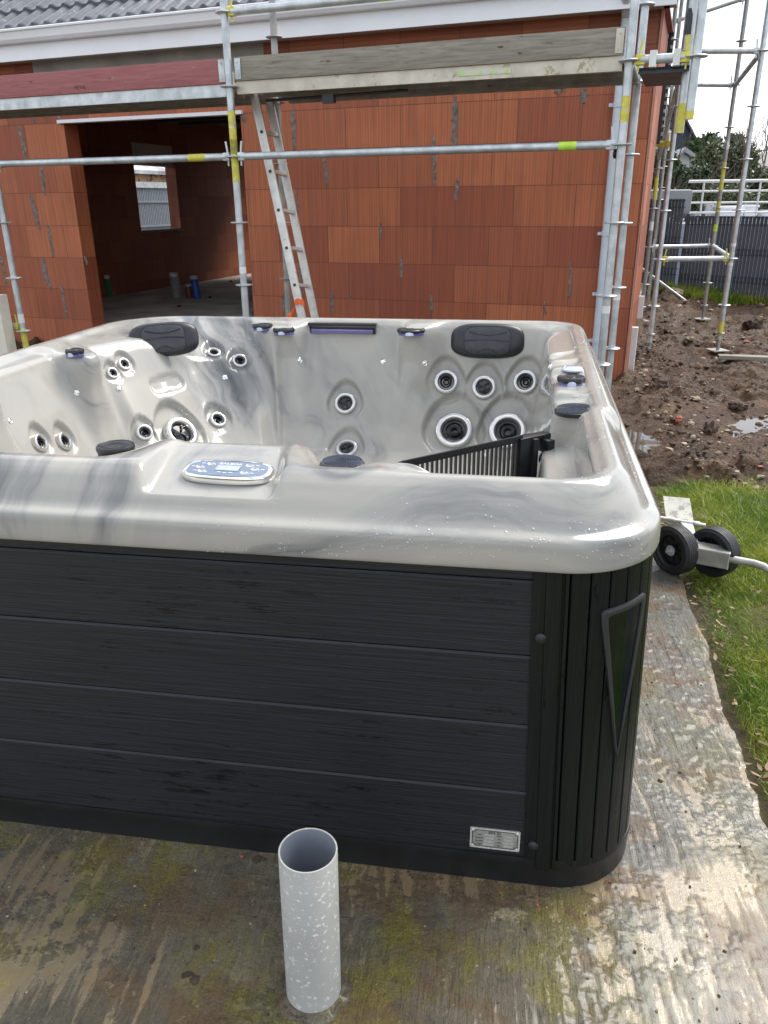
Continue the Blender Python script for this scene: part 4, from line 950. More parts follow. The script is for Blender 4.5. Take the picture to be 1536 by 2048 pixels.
# reveal of the left jamb is covered by a smooth skin, side wall, corner
m=boxes([(HCa-.0,HCa+.02,HCb+.02,HCb+1.0,-.1,2.79)]); m.box((HCa-.1,HCb+.61,1.35),(.1,.39,1.44)); obj('side_wall',H(m),M['brick'],house,smooth=False)
m=boxes([(HCa+.006,HCa+.026,HCb-.006,HCb+.03,0,2.79)]); obj('corner_bead',H(m),simple('pale_corner_bead',(.45,.20,.14),.7,var=.15,sc=6),house,smooth=False)
# interior
LA=-8.16; WB0,WB1,WZ0,WZ1=10.93,12.02,1.065,2.33
m=boxes([(LA-WT,LA,HCb+WT,WB0,ZF,2.75),(LA-WT,LA,WB1,16,ZF,2.75),(LA-WT,LA,WB0,WB1,ZF,WZ0-.04),(LA-WT,LA,WB0,WB1,WZ1,2.75)]); obj('inner_wall',H(m),M['brick'],house,smooth=False)
m=boxes([(LA-WT,-7.9,14.6,14.8,ZF,2.75),(-7.25,-3.2,14.6,14.8,ZF,2.75),(-7.9,-7.25,14.6,14.8,2.35,2.75),(-3.4,-3.2,HCb+WT,14.6,ZF,2.75)]); obj('back_wall',H(m),M['brick'],house,smooth=False)  # unseen gap in this wall, added to let more daylight into the room
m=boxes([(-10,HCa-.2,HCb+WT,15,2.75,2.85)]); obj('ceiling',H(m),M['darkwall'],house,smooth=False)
m=boxes([(LA-WT,HCa-.2,HCb+.02,15,-.05,ZF)]); obj('floor',H(m),M['floor'],house,smooth=False)
win=obj('window_opening',H(boxes([(LA-WT-.05,LA+.03,WB0-.03,WB1+.05,WZ0-.04,WZ0)])),M['lintel'],house,smooth=False)
m=boxes([(LA-WT+.01,LA-.02,WB0,WB1,2.02,WZ1)]); obj('shutter_box',H(m),M['tan'],win,smooth=False)
m=boxes([(DA1+.0,DA1+.26,HCb+.45,HCb+.5,ZF,2.7)]); 
# ceiling joists glimpsed in the dark
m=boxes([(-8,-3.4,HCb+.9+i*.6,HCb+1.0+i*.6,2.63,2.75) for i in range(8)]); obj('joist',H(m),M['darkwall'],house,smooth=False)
# mortar smears on the wall: thin rough blobs
def smear(x0,y0,x1,y1,wd,seed,b=HCb):
    rr=random.Random(seed); a0,z0=hpx(x0,y0,b); a1,z1=hpx(x1,y1,b); n=22; o=[]
    w_=wd*7/F
    V=[];Fs=[]
    for i in range(n+1):
        t=i/n; e=math.sin(math.pi*min(1,max(0,t*.96+.02)))**.35; ca=a0*(1-t)+a1*t+rr.uniform(-.006,.006); z=z0*(1-t)+z1*t
        l=w_*e*rr.uniform(.35,1.0); r_=w_*e*rr.uniform(.35,1.0)
        V+=[tuple(hw(ca-l,b-.001,z)),tuple(hw(ca-l*.5,b-.008*rr.uniform(.4,1),z)),tuple(hw(ca+r_*.4,b-.008*rr.uniform(.4,1),z)),tuple(hw(ca+r_,b-.001,z))]
    for i in range(n):
        for k2 in range(3): Fs.append((i*4+k2,i*4+k2+1,i*4+k2+5,i*4+k2+4))
    mb=MB(); mb.add(V,Fs); return mb
sm_=MB()
for i,(x0,y0,x1,y1,wd) in enumerate([(38,250,52,318,9),(66,235,68,246,7),(80,318,90,392,8),(60,388,80,460,9),(96,450,108,515,7),(82,515,100,578,12),(122,570,136,640,6),(0,505,14,575,6),(118,232,122,248,7),(170,512,174,530,5),
  (648,314,656,374,7),(586,215,588,300,8),(484,225,490,245,8),(592,370,596,430,4),(762,446,762,478,4),(803,516,802,556,6),(866,270,870,372,6),(862,590,864,625,5),(915,356,912,400,6),(910,190,908,300,9),(1168,173,1168,208,9),(1142,520,1138,600,4),(1088,600,1092,630,3),(663,585,665,625,6),(600,520,602,600,5),(567,586,567,625,6),(1118,175,1118,188,12),(700,588,700,600,3)]):
    q=smear(x0,y0,x1,y1,wd,i); sm_.add(q.v,q.f)
obj('mortar_smears',sm_,M['smear'],house,ang=60)['kind']='stuff'
# eaves: soffit, fascia, gutter
FB=6.70
m=boxes([(-11,-.30,FB,HCb-.0005,2.735,2.75)]); obj('soffit',H(m),M['soffit'],house,smooth=False)
def ext(profile,a0,a1,closed=False,n=2):   # profile (b,z) along a
    P=[[tuple(hw(a,b,z)) for b,z in profile] for a in np.linspace(a0,a1,n)]
    mb=MB(); mb.grid(np.array(P)); return mb
m=boxes([(-11,-.30,FB-.022,FB,2.715,2.93)]); obj('fascia',H(m),M['pvc'],house,smooth=False)
gp=[(FB-.023,2.93),(FB-.023,2.86),(FB-.055,2.845),(FB-.085,2.85),(FB-.105,2.875),(FB-.112,2.905),(FB-.122,2.93),(FB-.135,2.938),(FB-.137,2.952),(FB-.128,2.958),(FB-.118,2.95),(FB-.105,2.91),(FB-.08,2.87),(FB-.03,2.87)]
gt=obj('gutter',ext(gp,-11,-.28,n=2),M['pvc'],house,ang=25)
m=boxes([(-.285,-.28,FB-.13,FB-.02,2.85,2.955)]); obj('gutter_end',H(m),M['pvc'],gt,smooth=False)
# downpipe with clips
DPb=HCb-.06; a_,z_=hpx(1242,165,DPb)
m=MB(); m.tube([hw(a_+.0,FB-.07,2.86),hw(a_,FB-.06,2.80),hw(a_,DPb,2.70),hw(a_,DPb,2.5),hw(a_,DPb,0.02)],.04,16); dp=obj('downpipe',m,M['downpipe'],house)
for z in(2.55,2.12,1.2,.73,.35):
    m=MB(); m.lathe([(.041,-.02),(.045,-.018),(.045,.018),(.041,.02)],hw(a_,DPb,z),(0,0,1),20); m.box(hw(a_-.055,DPb,z),(.02,.008,.012)); obj('pipe_clip',m,M['downpipe'],dp)
# roof tiles
pit=R(35); RB0=FB-.09; RZ0=2.955; per=.15; gauge=.33
nr=9; m=MB()
na=int((10.7)/per*10)
aa=np.linspace(-11,-.26,na); prf=.020*np.clip(np.cos(2*np.pi*aa/per),-.35,1)**1
for r_ in range(nr):
    s0=r_*gauge; P=[]
    for (ds,dz) in ((0,-.022),(0.0,.006),(.004,.012),(.03,.012),(gauge+.02,-.016)):
        s_=s0+ds; P.append([tuple(hw(a,RB0+s_*math.cos(pit)-(dz+q)*math.sin(pit),RZ0+s_*math.sin(pit)+(dz+q)*math.cos(pit)+.012)) for a,q in zip(aa,prf)])
    m.grid(np.array(P))
obj('tiled_roof',m,M['tile'],house,ang=50)
m=MB(); m.add([tuple(hw(*p)) for p in((-11,RB0+.02,RZ0-.02),(-.27,RB0+.02,RZ0-.02),(-.27,RB0+4,RZ0+2.78),(-11,RB0+4,RZ0+2.78))],[(0,1,2,3)]); obj('roof_underlay',m,M['black'],house,smooth=False)
m=boxes([(HCa+.021,HCa+.06,HCb-.15,HCb+1.0,2.735,2.75)]); obj('verge_soffit',H(m),simple('dusty_red_verge',(.30,.12,.10),.7),house,smooth=False)
m=boxes([(HCa+.022,HCa+.05,HCb+.97,HCb+1.0,1.9,2.79)]); 
for i in range(14): m.box((HCa+.055,HCb+1.0,1.95+i*.06),(.012,.012,.016))
obj('membrane_edge',H(m),M['black'],house,smooth=False)
for b_ in((HCa+.02,HCa+.07,HCb+.3,HCb+.36,.02,.42),(HCa+.02,HCa+.065,HCb+.9,HCb+.95,.42,.62)): obj('drainage_board_strip',H(boxes([b_])),M['render'],house,smooth=False)
# cream post at the left edge
p=atpl(8,640,hw(0,5.0,0),HYv); a_=p.dot(HXv)
m=boxes([(a_-.25,a_+.028,4.95,5.05,-.08,.78)]); solo('cream_post',H(m),M['cream'],'short cream post standing behind the far left corner of the hot tub','post',hw(a_,5,0),smooth=False)
# bottles and cans on the floor inside
def can(px,py,r,h,mt,label,cat,cap='cylwhite',grp=None,tilt=0):
    p=atz(px,py,ZF); t=thing(cat.replace(' ','_'),label,cat,p,0,grp); ax=Vector((tilt,0,1))
    m=MB(); m.lathe([(0,0),(r,0),(r,h*.8),(r*.9,h*.84)],p,ax,18); obj('body',m,M[mt],t)
    m=MB(); m.lathe([(r*.9,h*.84),(r*.92,h*.95),(r*.6,h),(0,h)],p,ax,14); obj('cap',m,M[cap],t)
can(211,592,.05,.35,'green','green foam spray can standing nearest the left door jamb','spray can',tilt=-.04)
can(219,594,.045,.32,'green','green foam spray can just right of the one at the jamb','spray can')
can(354,595,.07,.36,'greycover','grey bucket-like bottle with white top on the floor inside','bottle',tilt=-.06)
can(379,596,.05,.20,'redbrown','small red brown can between the grey and the blue bottle','can')
can(395,596,.06,.32,'blue','blue bottle with white cap on the floor inside','bottle',tilt=-.1)
for (x,y,l) in((420,596,'small dark rubble lump on the dusty floor right of the blue bottle'),(358,614,'small dark rubble lump on the dusty floor nearer the doorway')):
    p=atz(x,y,ZF); V,Fs=rock(p+Vector((0,0,.01)),.04,int(x),.5,2); m=MB(); m.add(V,Fs); solo('rubble_lump',m,M['stone2'],l,'rubble',p)

# seen through the window opening: neighbour fence, wall and roof
nf=thing('slat_fence','grey slat fence seen through the small window inside the house','fence',hw(-11.3,13.5,0),-HA)
m=MB(); 
for i in range(170): m.box((-11.3,10.2+i*.06,.98),(.012,.018,.90))
for z in(.4,1.0,1.5): m.box((-11.27,15.3,z),(.01,5.1,.02))
obj('slat_panel',H(m),simple('light_grey_slat',(.22,.25,.28),.5,.2),nf,smooth=False)
m=boxes([(-11.32,-11.25,10.2,20.4,1.78,1.9)]); obj('top_rail',H(m),M['galv'],nf,smooth=False)
nh=thing('neighbour_house','neighbour house with rough orange wall and silver roof seen through the window','house',hw(-15,18,0),-HA)
m=boxes([(-16,-15,12,26,-.1,2.35)]); obj('wall',H(m),simple('patchy_orange_plaster',(.45,.27,.16),.8,var=.2,sc=2,spots=(3,.5,(.12,.06,.04))),nh,smooth=False)
m=MB(); m.add([tuple(hw(*p)) for p in((-14.8,11.5,2.35),(-14.8,26.5,2.35),(-18,26.5,4.4),(-18,11.5,4.4),(-14.8,11.5,2.25),(-14.8,26.5,2.25))],[(0,1,2,3),(0,1,5,4)]); obj('roof',m,simple('silver_grey_tiles',(.33,.34,.37),.5,var=.5,sc=3),nh,smooth=False)

# ============================================================ SCAFFOLDING
def rosette(c,parent,mt='galv',r=.060):
    m=MB(); m.lathe([(.024,-.006),(r-.004,-.005),(r,-.002),(r,.002),(r-.004,.005),(.024,.006)],c,(0,0,1),20)
    return obj('rosette',m,M[mt],parent,ang=30)
def band(c0,c1,parent,mt,r=.0248,name='paint_band'):
    m=MB(); m.tube([c0,c1],r,16,caps=False); return obj(name,m,M[mt],parent)
def post(parent,base,z0,z1,ros,mt='galv',bands=(),foot=False,lean=(0,0)):
    P=lambda z: Vector((base[0]+lean[0]*(z-1.5),base[1]+lean[1]*(z-1.5),z))
    m=MB(); m.tube([P(z0),P(z1)],.0242,16); 
    for q in (z0+1.97,z0+3.97):
        if q<z1: m.tube([P(q),P(q+.004)],.0255,16)
    o=obj('standard_tube',m,M[mt],parent)
    for z in ros: rosette(P(z),o,mt)
    for (a,b,c) in bands: band(P(a),P(b),o,c)
    if foot:
        m=MB(); m.tube([P(foot[0]),P(z0+.02)],.017,12); m.box(P(foot[0])+Vector((0,0,.004)),(.085,.085,.005),0,Matrix.Rotation(.3,3,'Z')); m.lathe([(.03,0),(.045,.004),(.045,.02),(.03,.025)],P(foot[0]+.16),(0,0,1),12); obj('base_jack',m,M['galvold'],o)
    return o
def head(c,d,parent,mt):      # wedge head of a ledger at rosette c, ledger runs along d
    d=Vector(d).normalized(); s=Vector((0,0,1)).cross(d); Mx=Matrix((d,s,Vector((0,0,1)))).transposed()
    m=MB(); m.box(c+d*.058,(.026,.020,.026),0,Mx,.007); m.box(c+d*.052+Vector((0,0,.035)),(.006,.004,.060),0,Mx@Matrix.Rotation(.15,3,'Y')); m.box(c+d*.05+Vector((0,0,-.037)),(.005,.004,.02),0,Mx)
    return obj('wedge_head',m,M[mt],parent)
def ledger(parent,p,q,mt='galv',hm='galv',name='ledger',bands=(),r=.0242):
    p=Vector(p);q=Vector(q); d=(q-p).normalized(); m=MB(); m.tube([p+d*.06,q-d*.06],r,14); o=obj(name,m,M[mt],parent)
    head(p,d,o,hm); head(q,-d,o,hm)
    for (a,b,c) in bands: band(p+(q-p)*a,p+(q-p)*b,o,c)
    return o
SB=5.1; SB2=5.83
aL,_=hpx(-12,330,SB); aM,_=hpx(469,310,SB); aR,_=hpx(1243,290,SB)
sc=thing('scaffold','long galvanised scaffold with planked platform along the front wall of the brick house','scaffold',hw(aM,SB,0),-HA)
rz=[.065+.42*i for i in range(8)]
post(sc,hw(aL,SB,0),-.05,3.4,rz,bands=((.55,.62,'white'),(.30,.50,'yellow')))
post(sc,hw(aM,SB,0),-.05,3.4,rz,bands=((1.58,2.02,'yellow'),(.985,1.03,'white'),(1.76,1.85,'yellow')))
post(sc,hw(aR,SB,0),-.05,3.4,rz,bands=((1.86,1.99,'yellow'),(.80,.845,'white'),(.30,.42,'yellow')))
post(sc,hw(aM-.03,SB2,0),-.05,3.3,[q-.02 for q in rz],'galvold')
post(sc,hw(aR,SB2,0),-.05,3.3,[q-.02 for q in rz],bands=((.8,.84,'white'),))
ledger(sc,hw(aL-2.1,SB,1.745),hw(aL,SB,1.745)); ledger(sc,hw(aL,SB,1.745),hw(aM,SB,1.745),bands=((.83,.895,'yellow'),))
ledger(sc,hw(aM,SB,1.745),hw(aR,SB,1.745),hm='galv',bands=((.86,.90,'lime'),))
ledger(sc,hw(aM,SB,2.585),hw(aR,SB,2.585),hm='yellow',bands=((.42,.50,'lime'),))
for a_ in (aM,aR):
    ledger(sc,hw(a_,SB,2.165),hw(a_-.01,SB2,2.155),'galvold','galv',name='transom')
ledger(sc,hw(aL-2.1,SB,.52),hw(aL,SB,.52),hm='yellow')
# platforms
def deck(a0,a1,z,mt_f,mt_u,ribs,name='platform'):
    m=boxes([(a0,a1,SB+.03,SB+.045,z-.07,z+.0),(a0,a1,SB+.03,SB+.065,z-.073,z-.066),(a0,a1,SB2-.09,SB2-.075,z-.055,z)]); o=obj(name,H(m),M[mt_f],sc,smooth=False)
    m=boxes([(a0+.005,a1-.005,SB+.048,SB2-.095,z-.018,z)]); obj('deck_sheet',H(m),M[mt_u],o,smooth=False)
    m=boxes([(a0+.005,a1-.005,SB+.05+q*.62,SB+.062+q*.62,z-.06,z-.019) for q in ribs]+[(a0+.3+i*.62,a0+.33+i*.62,SB+.065,SB2-.1,z-.045,z-.020) for i in range(int((a1-a0-.3)/.62))]); obj('deck_rib',H(m),M['galvold'],o,smooth=False)
    return o
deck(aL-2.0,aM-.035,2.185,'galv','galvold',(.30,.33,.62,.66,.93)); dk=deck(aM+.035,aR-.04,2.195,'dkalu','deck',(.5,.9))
m=boxes([(aM+1.55,aM+1.87,SB+.026,SB+.0295,2.145,2.172)]); obj('green_label',H(m),simple('worn_green_label',(.45,.62,.25),.5,spots=(25,.45,(.6,.57,.48))),dk,smooth=False)
m=boxes([(aM+.62,aM+.70,SB+.10,SB+.14,2.05,2.10)]); m.tube([(aM+.2,SB+.12,2.085),(aM+1.2,SB+.12,2.10)],.008,8); obj('hatch_latch',H(m),M['black'],dk,smooth=False)
m=boxes([(aM+.1,aR+.02,SB2-.07,SB2-.045,2.125,2.20)]); obj('rear_beam',H(m),M['galvold'],sc,smooth=False)
# toe boards with end plates
def toe(a0,a1,z0,z1,mt,label,tl=0):
    m=MB(); m.box(((a0+a1)/2,SB-.0,(z0+z1)/2),((a1-a0)/2,.0145,(z1-z0)/2),0,Matrix.Rotation(tl,3,'Y'),.002); m.map(lambda a,b,z:(a,b+.030,z)); o=obj('toe_board',H(m),M[mt],sc,label=label,ang=25)
    for a_,s_ in((a0,1),(a1,-1)):
        m=MB(); m.box((a_+s_*.028,SB+.012,(z0+z1)/2),(.022,.0035,(z1-z0)/2-.008),0,None,.003); m.box((a_+s_*.028,SB+.0125,(z0+z1)/2),(.014,.0045,(z1-z0)/2-.03),0,None,.003)
        for z in (z0+.03,z1-.03): m.lathe([(.007,0),(.007,.003),(0,.004)],(a_+s_*.028,SB+.008,z),(0,-1,0),12)
        obj('end_plate',H(m),M['dkalu'] if a_>-1 else M['galv'],o,ang=30)
    return o
tb=toe(aL-1.95,aM-.03,2.188,2.335,'woodred','faded red toe board'); toe(aM+.035,aR-.035,2.198,2.335,'woodgrey','weathered grey toe board')
mm=Matrix.Translation(hw(aM-1.22,SB+.0145,2.222))@Matrix((HXv,Vector((0,0,1)),-HYv)).transposed().to_4x4(); text('stencil_lettering','METAL',.035,mm,simple('dark_red_ink',(.13,.03,.03),.7),tb)
# bracket with short hanging tubes at the right end
BA,_=hpx(1386,170,SB); 
post(sc,hw(BA,SB,0),1.86,3.4,[2.165],bands=((1.862,1.90,'yellow'),))
post(sc,hw(BA-.045,SB+.10,0),1.80,3.4,[],'galv',bands=((1.802,1.95,'yellow'),))
ledger(sc,hw(aR,SB,2.165),hw(BA,SB,2.165),'galv','yellow',name='transom')
m=boxes([(aR+.05,BA-.03,SB+.03,SB+.72,2.115,2.13),(aR+.05,BA-.03,SB+.03,SB+.04,2.10,2.13)]); obj('bracket_deck',H(m),M['slate'],sc,smooth=False)
for a_ in (aR+.125,BA-.10): 
    m=boxes([(a_-.018,a_+.018,SB-.030,SB+.03,2.125,2.205)]); obj('clamp',H(m),M['cylwhite'],sc,smooth=False)
ledger(sc,hw(aR+.02,SB+.04,1.83),hw(BA-.02,SB+.04,2.12),'galvold','galvold',name='brace',r=.017) if False else None
m=MB(); m.tube([hw(BA-.05,SB-.01,2.19),hw(BA-.055,SB-.01,2.28),hw(BA-.06,SB-.01,2.34)],[.010,.010,.014],10); hd=obj('clamp_handle',m,M['yellow'],sc)
m=MB(); m.tube([hw(BA-.057,SB-.011,2.27),hw(BA-.06,SB-.011,2.36),hw(BA-.062,SB-.011,2.39)],[.016,.018,.010],12); obj('rubber_grip',m,M['black'],hd)
m=MB(); m.lathe([(.0,-.03),(.025,-.025),(.03,0),(.02,.03),(0,.035)],hw(aR-.02,SB+.06,1.70),(1,0,0),10); obj('strap_knot',m,M['black'],sc)

# ladder
t=thing('ladder','grey aluminium ladder leaning against the scaffold deck beside the doorway','ladder',hw(hpx(603,630,5.35)[0],5.35,0),-HA)
def lp(x,y,b): a,z=hpx(x,y,b); return hw(a,b,z)
La,Lb=lp(508,188,5.40),lp(603,630,5.30); Ra,Rb=lp(537,193,5.74),lp(629,630,5.64)
def extd(p,q): d=(q-p); return p+d*((0-p.z)/d.z) if abs(d.z)>1e-6 else q
Lc,Rc=extd(La,Lb),extd(Ra,Rb)
for p,q in((La,Lc),(Ra,Rc)):
    d=(q-p).normalized(); w_=(Rc-Lc); w_=(w_-d*w_.dot(d)).normalized(); n_=d.cross(w_); Mx=Matrix((w_,n_,d)).transposed()
    m=MB(); m.box((p+q)/2,(.0115,.030,(q-p).length/2),0,Mx,.003); rl=obj('rail',m,M['alu'],t)
ys_=[265,342,420,495,568]; 
k0=[( (y-188)/(630-188)) for y in (260,340,418,494,567)]
for k_ in range(8):
    f_=(.163+.1735*k_)
    p=La+(Lb-La)*f_; q=Ra+(Rb-Ra)*(f_+ .005)
    if p.z<.1: break
    d=(q-p).normalized(); ax_=(Lc-La).normalized(); n_=ax_.cross(d).normalized(); Mx=Matrix((d,n_,d.cross(n_))).transposed()
    m=MB(); m.box((p+q)/2,((q-p).length/2-.010,.016,.013),0,Mx,.003); r_=obj('rung',m,M['alu'],t)
    m=MB(); m.box(p-d*.0125,(.0015,.010,.010),0,Mx); obj('rung_plug',m,M['black'],r_,smooth=False)
# orange tape tied round the foot of the ladder
tp=MB(); c=La+(Lb-La)*.958
q0=[(-.03,-.02,.03),(.0,-.045,.045),(.035,-.02,.03),(.03,.03,.01),(-.02,.035,.0),(-.04,0,-.02),(-.06,-.03,-.055),(-.085,-.03,-.075)]
P=[]
for i,(x,y,z) in enumerate(q0): 
    for e in(0,): P.append([tuple(c+Vector((x,y,z+.018))),tuple(c+Vector((x,y-.003,z))),tuple(c+Vector((x*1.05,y,z-.022)))])
tp.grid(np.array(P)); solo('warning_tape',tp,M['orange'],'orange tape knotted round the lower ladder rail','tape',c)

# ---- tower at the right
t1=atz(1297,705,0);t2=atz(1435,703,0);t3=atz(1405,640,0);t4=t3+(t1-t2)*1.12+Vector((-.02,-.1,0))
tw=thing('scaffold_tower','tall square scaffold tower standing in the mud right of the house','scaffold tower',(t1+t3)/2)
g_=.44; lv=[.02+.4435*i for i in range(0,11)]
V0=lambda p,z: Vector((p.x,p.y,z))
post(tw,t1,.10,4.6,[z for z in lv if z>.1],bands=(),foot=(.01,)); post(tw,t2,.12,4.6,[z for z in lv if z>.1],bands=((.84,.87,'white'),(1.02,1.05,'white'),(.15,.30,'yellow')),foot=(.01,))
post(tw,t3,.12,4.6,[z for z in lv if z>.1],'galvold',bands=((1.55,1.86,'yellow'),(1.30,1.42,'yellow'),(1.08,1.16,'lime'),(2.0,2.1,'galv')),foot=(.01,)); post(tw,t4,.12,4.6,[z for z in lv if z>.1],'galvold',bands=((1.45,1.7,'yellow'),(1.1,1.2,'white')),foot=(.01,))
Z1=.907
ledger(tw,V0(t1,Z1),V0(t2,Z1),'galv','yellow'); ledger(tw,V0(t4,Z1),V0(t3,Z1),'galv'); ledger(tw,V0(t3,Z1),V0(t2,Z1),'galv')
for zz in (2.68,4.0):
    ledger(tw,V0(t1,zz),V0(t2,zz),'galv'); ledger(tw,V0(t4,zz),V0(t3,zz),'galv'); ledger(tw,V0(t3,zz),V0(t2,zz),'galvold'); ledger(tw,V0(t4,zz),V0(t1,zz),'galvold')
ledger(tw,V0(t4,1.9),V0(t1,2.55),'galvold','galvold',name='brace',r=.02)
ledger(tw,V0(t3,3.55),V0(t4,3.3),'galvold','galvold',name='brace',r=.02)
# further scaffold along the side of the house
u1=atz(1303,640,0)+Vector((.06,3.2,0)); 
def atd(x,y,Y): d=ray(x,y); return CP+d*(Y/d.y)
s2=thing('scaffold_bay','distant thin scaffold bay glimpsed between the house corner and the tower','scaffolding',(atd(1336,300,13).x,13,0))
pA=atd(1336,250,13.0); pB=atd(1347,150,12.0); pC=atd(1300,250,14)
post(s2,(pA.x,pA.y,0),.0,4.8,[1.45,1.9,2.35,2.8],'galv'); post(s2,(pB.x,pB.y,0),.0,4.8,[1.6,2.1,2.6,3.1],'galvold')
for y_ in(170,233):
    z_=atd(1336,y_,13).z; ledger(s2,(pC.x,13.2,z_),(pA.x,13.0,z_),'galv')
z_=atd(1320,291,8.6); 
ledger(tw,(1.2,8.5,z_.z),V0(t1,z_.z),'yellow','yellow')
# leaning tube on the ground
pa=atz(1376,606,.04); pb=atd(1276,532,pa.y+.8)
m=MB(); m.tube([pa,pb],.024,12); solo('loose_tube',m,M['galv'],'loose steel tube leaning from the mud toward the house corner','tube',pa)

# ============================================================ BACKGROUND RIGHT
fA=atz(1290,590,0); fB=atz(1536,610,0); fd=(fB-fA).normalized(); fn=Vector((-fd.y,fd.x,0))
def fence(s0,s1,h,label,z0=-.05):
    c=fA+fd*s0; t=thing('mesh_fence',label,'fence',c); m=MB()
    n=int((s1-s0)/.055); Mx=Matrix((fd,fn,Vector((0,0,1)))).transposed()
    for i in range(n): m.box(fA+fd*(s0+.03+i*.055)+Vector((0,0,(h+z0)/2)),(.0225,.004,(h-z0)/2),0,Mx)
    obj('privacy_slat',m,M['slatfence'],t,smooth=False)
    m=MB(); 
    for i in range(n*1): m.box(fA+fd*(s0+.0025+i*.055)+Vector((0,0,(h+z0)/2))-fn*.010,(.0028,.0028,(h-z0)/2+.01),0,Mx)
    for z in(h-.02,h-.12,h*.62,h*.56,h*.3,h*.24,.08):
        for zz in(0,.03): m.box(fA+fd*((s0+s1)/2)+Vector((0,0,z+zz*0))-fn*.014,((s1-s0)/2,.003,.0035),0,Mx)
    for z in(h-.07,h*.59,h*.27):
        for i in range(n): m.box(fA+fd*(s0+.0025+i*.055)+Vector((0,0,z))-fn*.022,(.003,.008,.035),0,Mx)
    obj('wire_mesh',m,M['wire'],t,smooth=False)
    for s_ in np.arange(s0,s1+.01,2.5): m=MB(); m.box(fA+fd*s_+Vector((0,0,h/2))+fn*.03,(.03,.02,h/2+.03),0,Mx); obj('post',m,M['slatfence'],t,smooth=False)
fence(-6,.52,1.455,'taller dark slatted mesh fence panel beside the house corner'); fence(.56,3.02,1.215,'low dark slatted mesh fence running behind the scaffold tower'); fence(3.05,8.1,1.20,'dark slatted mesh fence at the far right behind a gap of grass')
# raised terrace with railing, cover, planters
TY=15.5; tz=atd(1400,440,TY).z; 
m=MB(); x0=atd(1240,440,TY).x; m.box(((x0+14)/2,TY+2.5,tz/2-.08),((14-x0)/2,2.6,tz/2+.02)); solo('terrace',m,simple('pale_blue_grey_terrace',(.42,.46,.55),.4),'raised pale terrace behind the dark fence','terrace',(x0,TY,0),smooth=False)['kind']='structure'
rx0=atd(1378,362,TY).x; rl=thing('railing','white tubular railing with four bars on the terrace','railing',(rx0,TY,tz))
for y_ in(362,382,405,425): 
    z=atd(1460,y_,TY).z; m=MB(); m.tube([(rx0-(.0 if y_<400 else .10),TY,z),(rx0+6,TY,z)],.018 if y_>362 else .026,10); obj('rail_bar',m,M['white'],rl)
for x_ in(1404,1516,1620): 
    x=atd(x_,400,TY).x; m=MB(); m.tube([(x,TY,tz),(x,TY,atd(1460,362,TY).z)],.016,10); obj('railing_post',m,M['white'],rl)
bx0,bx1=atd(1225,400,TY-.6).x,atd(1387,400,TY-.6).x; bz0,bz1=atd(1350,428,TY-.6).z,atd(1350,379,TY-.6).z
m=MB(); m.box(((bx0+bx1)/2,TY+.3,(bz0+bz1)/2),((bx1-bx0)/2,.8,(bz1-bz0)/2),0,None,.05); cb=solo('covered_box',m,M['greycover'],'large box under a grey tarpaulin cover on the terrace','covered box',((bx0+bx1)/2,TY,bz0),ang=30)
for (a,b,c_,l) in((1436,1482,414,'white planter box on the terrace under the railing'),(1484,1510,410,'second white planter further along the terrace')):
    p0,p1=atd(a,c_,TY+1),atd(b,c_,TY+1); m=MB(); m.box(((p0.x+p1.x)/2,TY+1,(p0.z+atd(a,437,TY+1).z)/2),((p1.x-p0.x)/2,.25,.12),0,None,.02); m.box(((p0.x+p1.x)/2,TY+1,p0.z-.02),((p1.x-p0.x)/2+.02,.27,.02),0,None,.01); solo('planter',m,M['render'],l,'planter',(p0.x,TY+1,tz))
# houses beyond
def gable_house(name,label,px0,px1,pyb,pye,papx,papy,Y,dep,wm,rm):
    a,b=atd(px0,pye,Y),atd(px1,pye,Y); ap=atd(papx,papy,Y); zb=-1; t=thing(name,label,'house',((a.x+b.x)/2,Y,0))
    m=MB(); m.add([(a.x,Y,zb),(b.x,Y,zb),(b.x,Y,b.z),(ap.x,Y,ap.z),(a.x,Y,a.z)]+[(a.x,Y+dep,zb),(b.x,Y+dep,zb),(b.x,Y+dep,b.z),(ap.x,Y+dep,ap.z),(a.x,Y+dep,a.z)],[(0,1,2,3,4),(9,8,7,6,5),(0,5,6,1),(1,6,7,2),(2,7,8,3),(3,8,9,4),(4,9,5,0)])
    obj('wall',m,M[wm],t,smooth=False); m=MB()
    for p,q in((a,ap),(b,ap)):
        o_=(p-q).normalized()*.35; p2=Vector((p.x,Y,p.z))+Vector((o_.x,0,o_.z)); q2=Vector((q.x,Y,q.z)); u=Vector((0,0,.12))
        V=[p2+Vector((0,-.3,.02)),q2+Vector((0,-.3,.02)),q2+Vector((0,dep+.3,.02)),p2+Vector((0,dep+.3,.02))]; V+=[v+u for v in V]; m.add(V,[(0,1,2,3),(7,6,5,4),(0,4,5,1),(1,5,6,2),(2,6,7,3),(3,7,4,0)])
    obj('roof',m,M[rm],t,smooth=False); return t
gable_house('slate_house','distant white house with steep dark slate roof behind the bushes',1296,1392,400,290,1352,212,34,9,'slate','slate')
gable_house('white_house','distant white gabled house close beside the brick house corner',1270,1346,400,262,1303,232,30,6,'render','slate')
gable_house('low_house','low distant white house with a grey roof below the slate roof',1345,1400,400,330,1366,306,26,4,'render','greycover')
p0=atd(1488,330,24); p1=atd(1700,330,24); tt_=thing('grey_roofed_house','low house with wide pale brown roof at the far right','house',(p0.x,24,0))
m=MB(); m.box(((p0.x+p1.x)/2,27,.6),((p1.x-p0.x)/2,2.6,1.6)); obj('wall',m,M['render'],tt_,smooth=False)
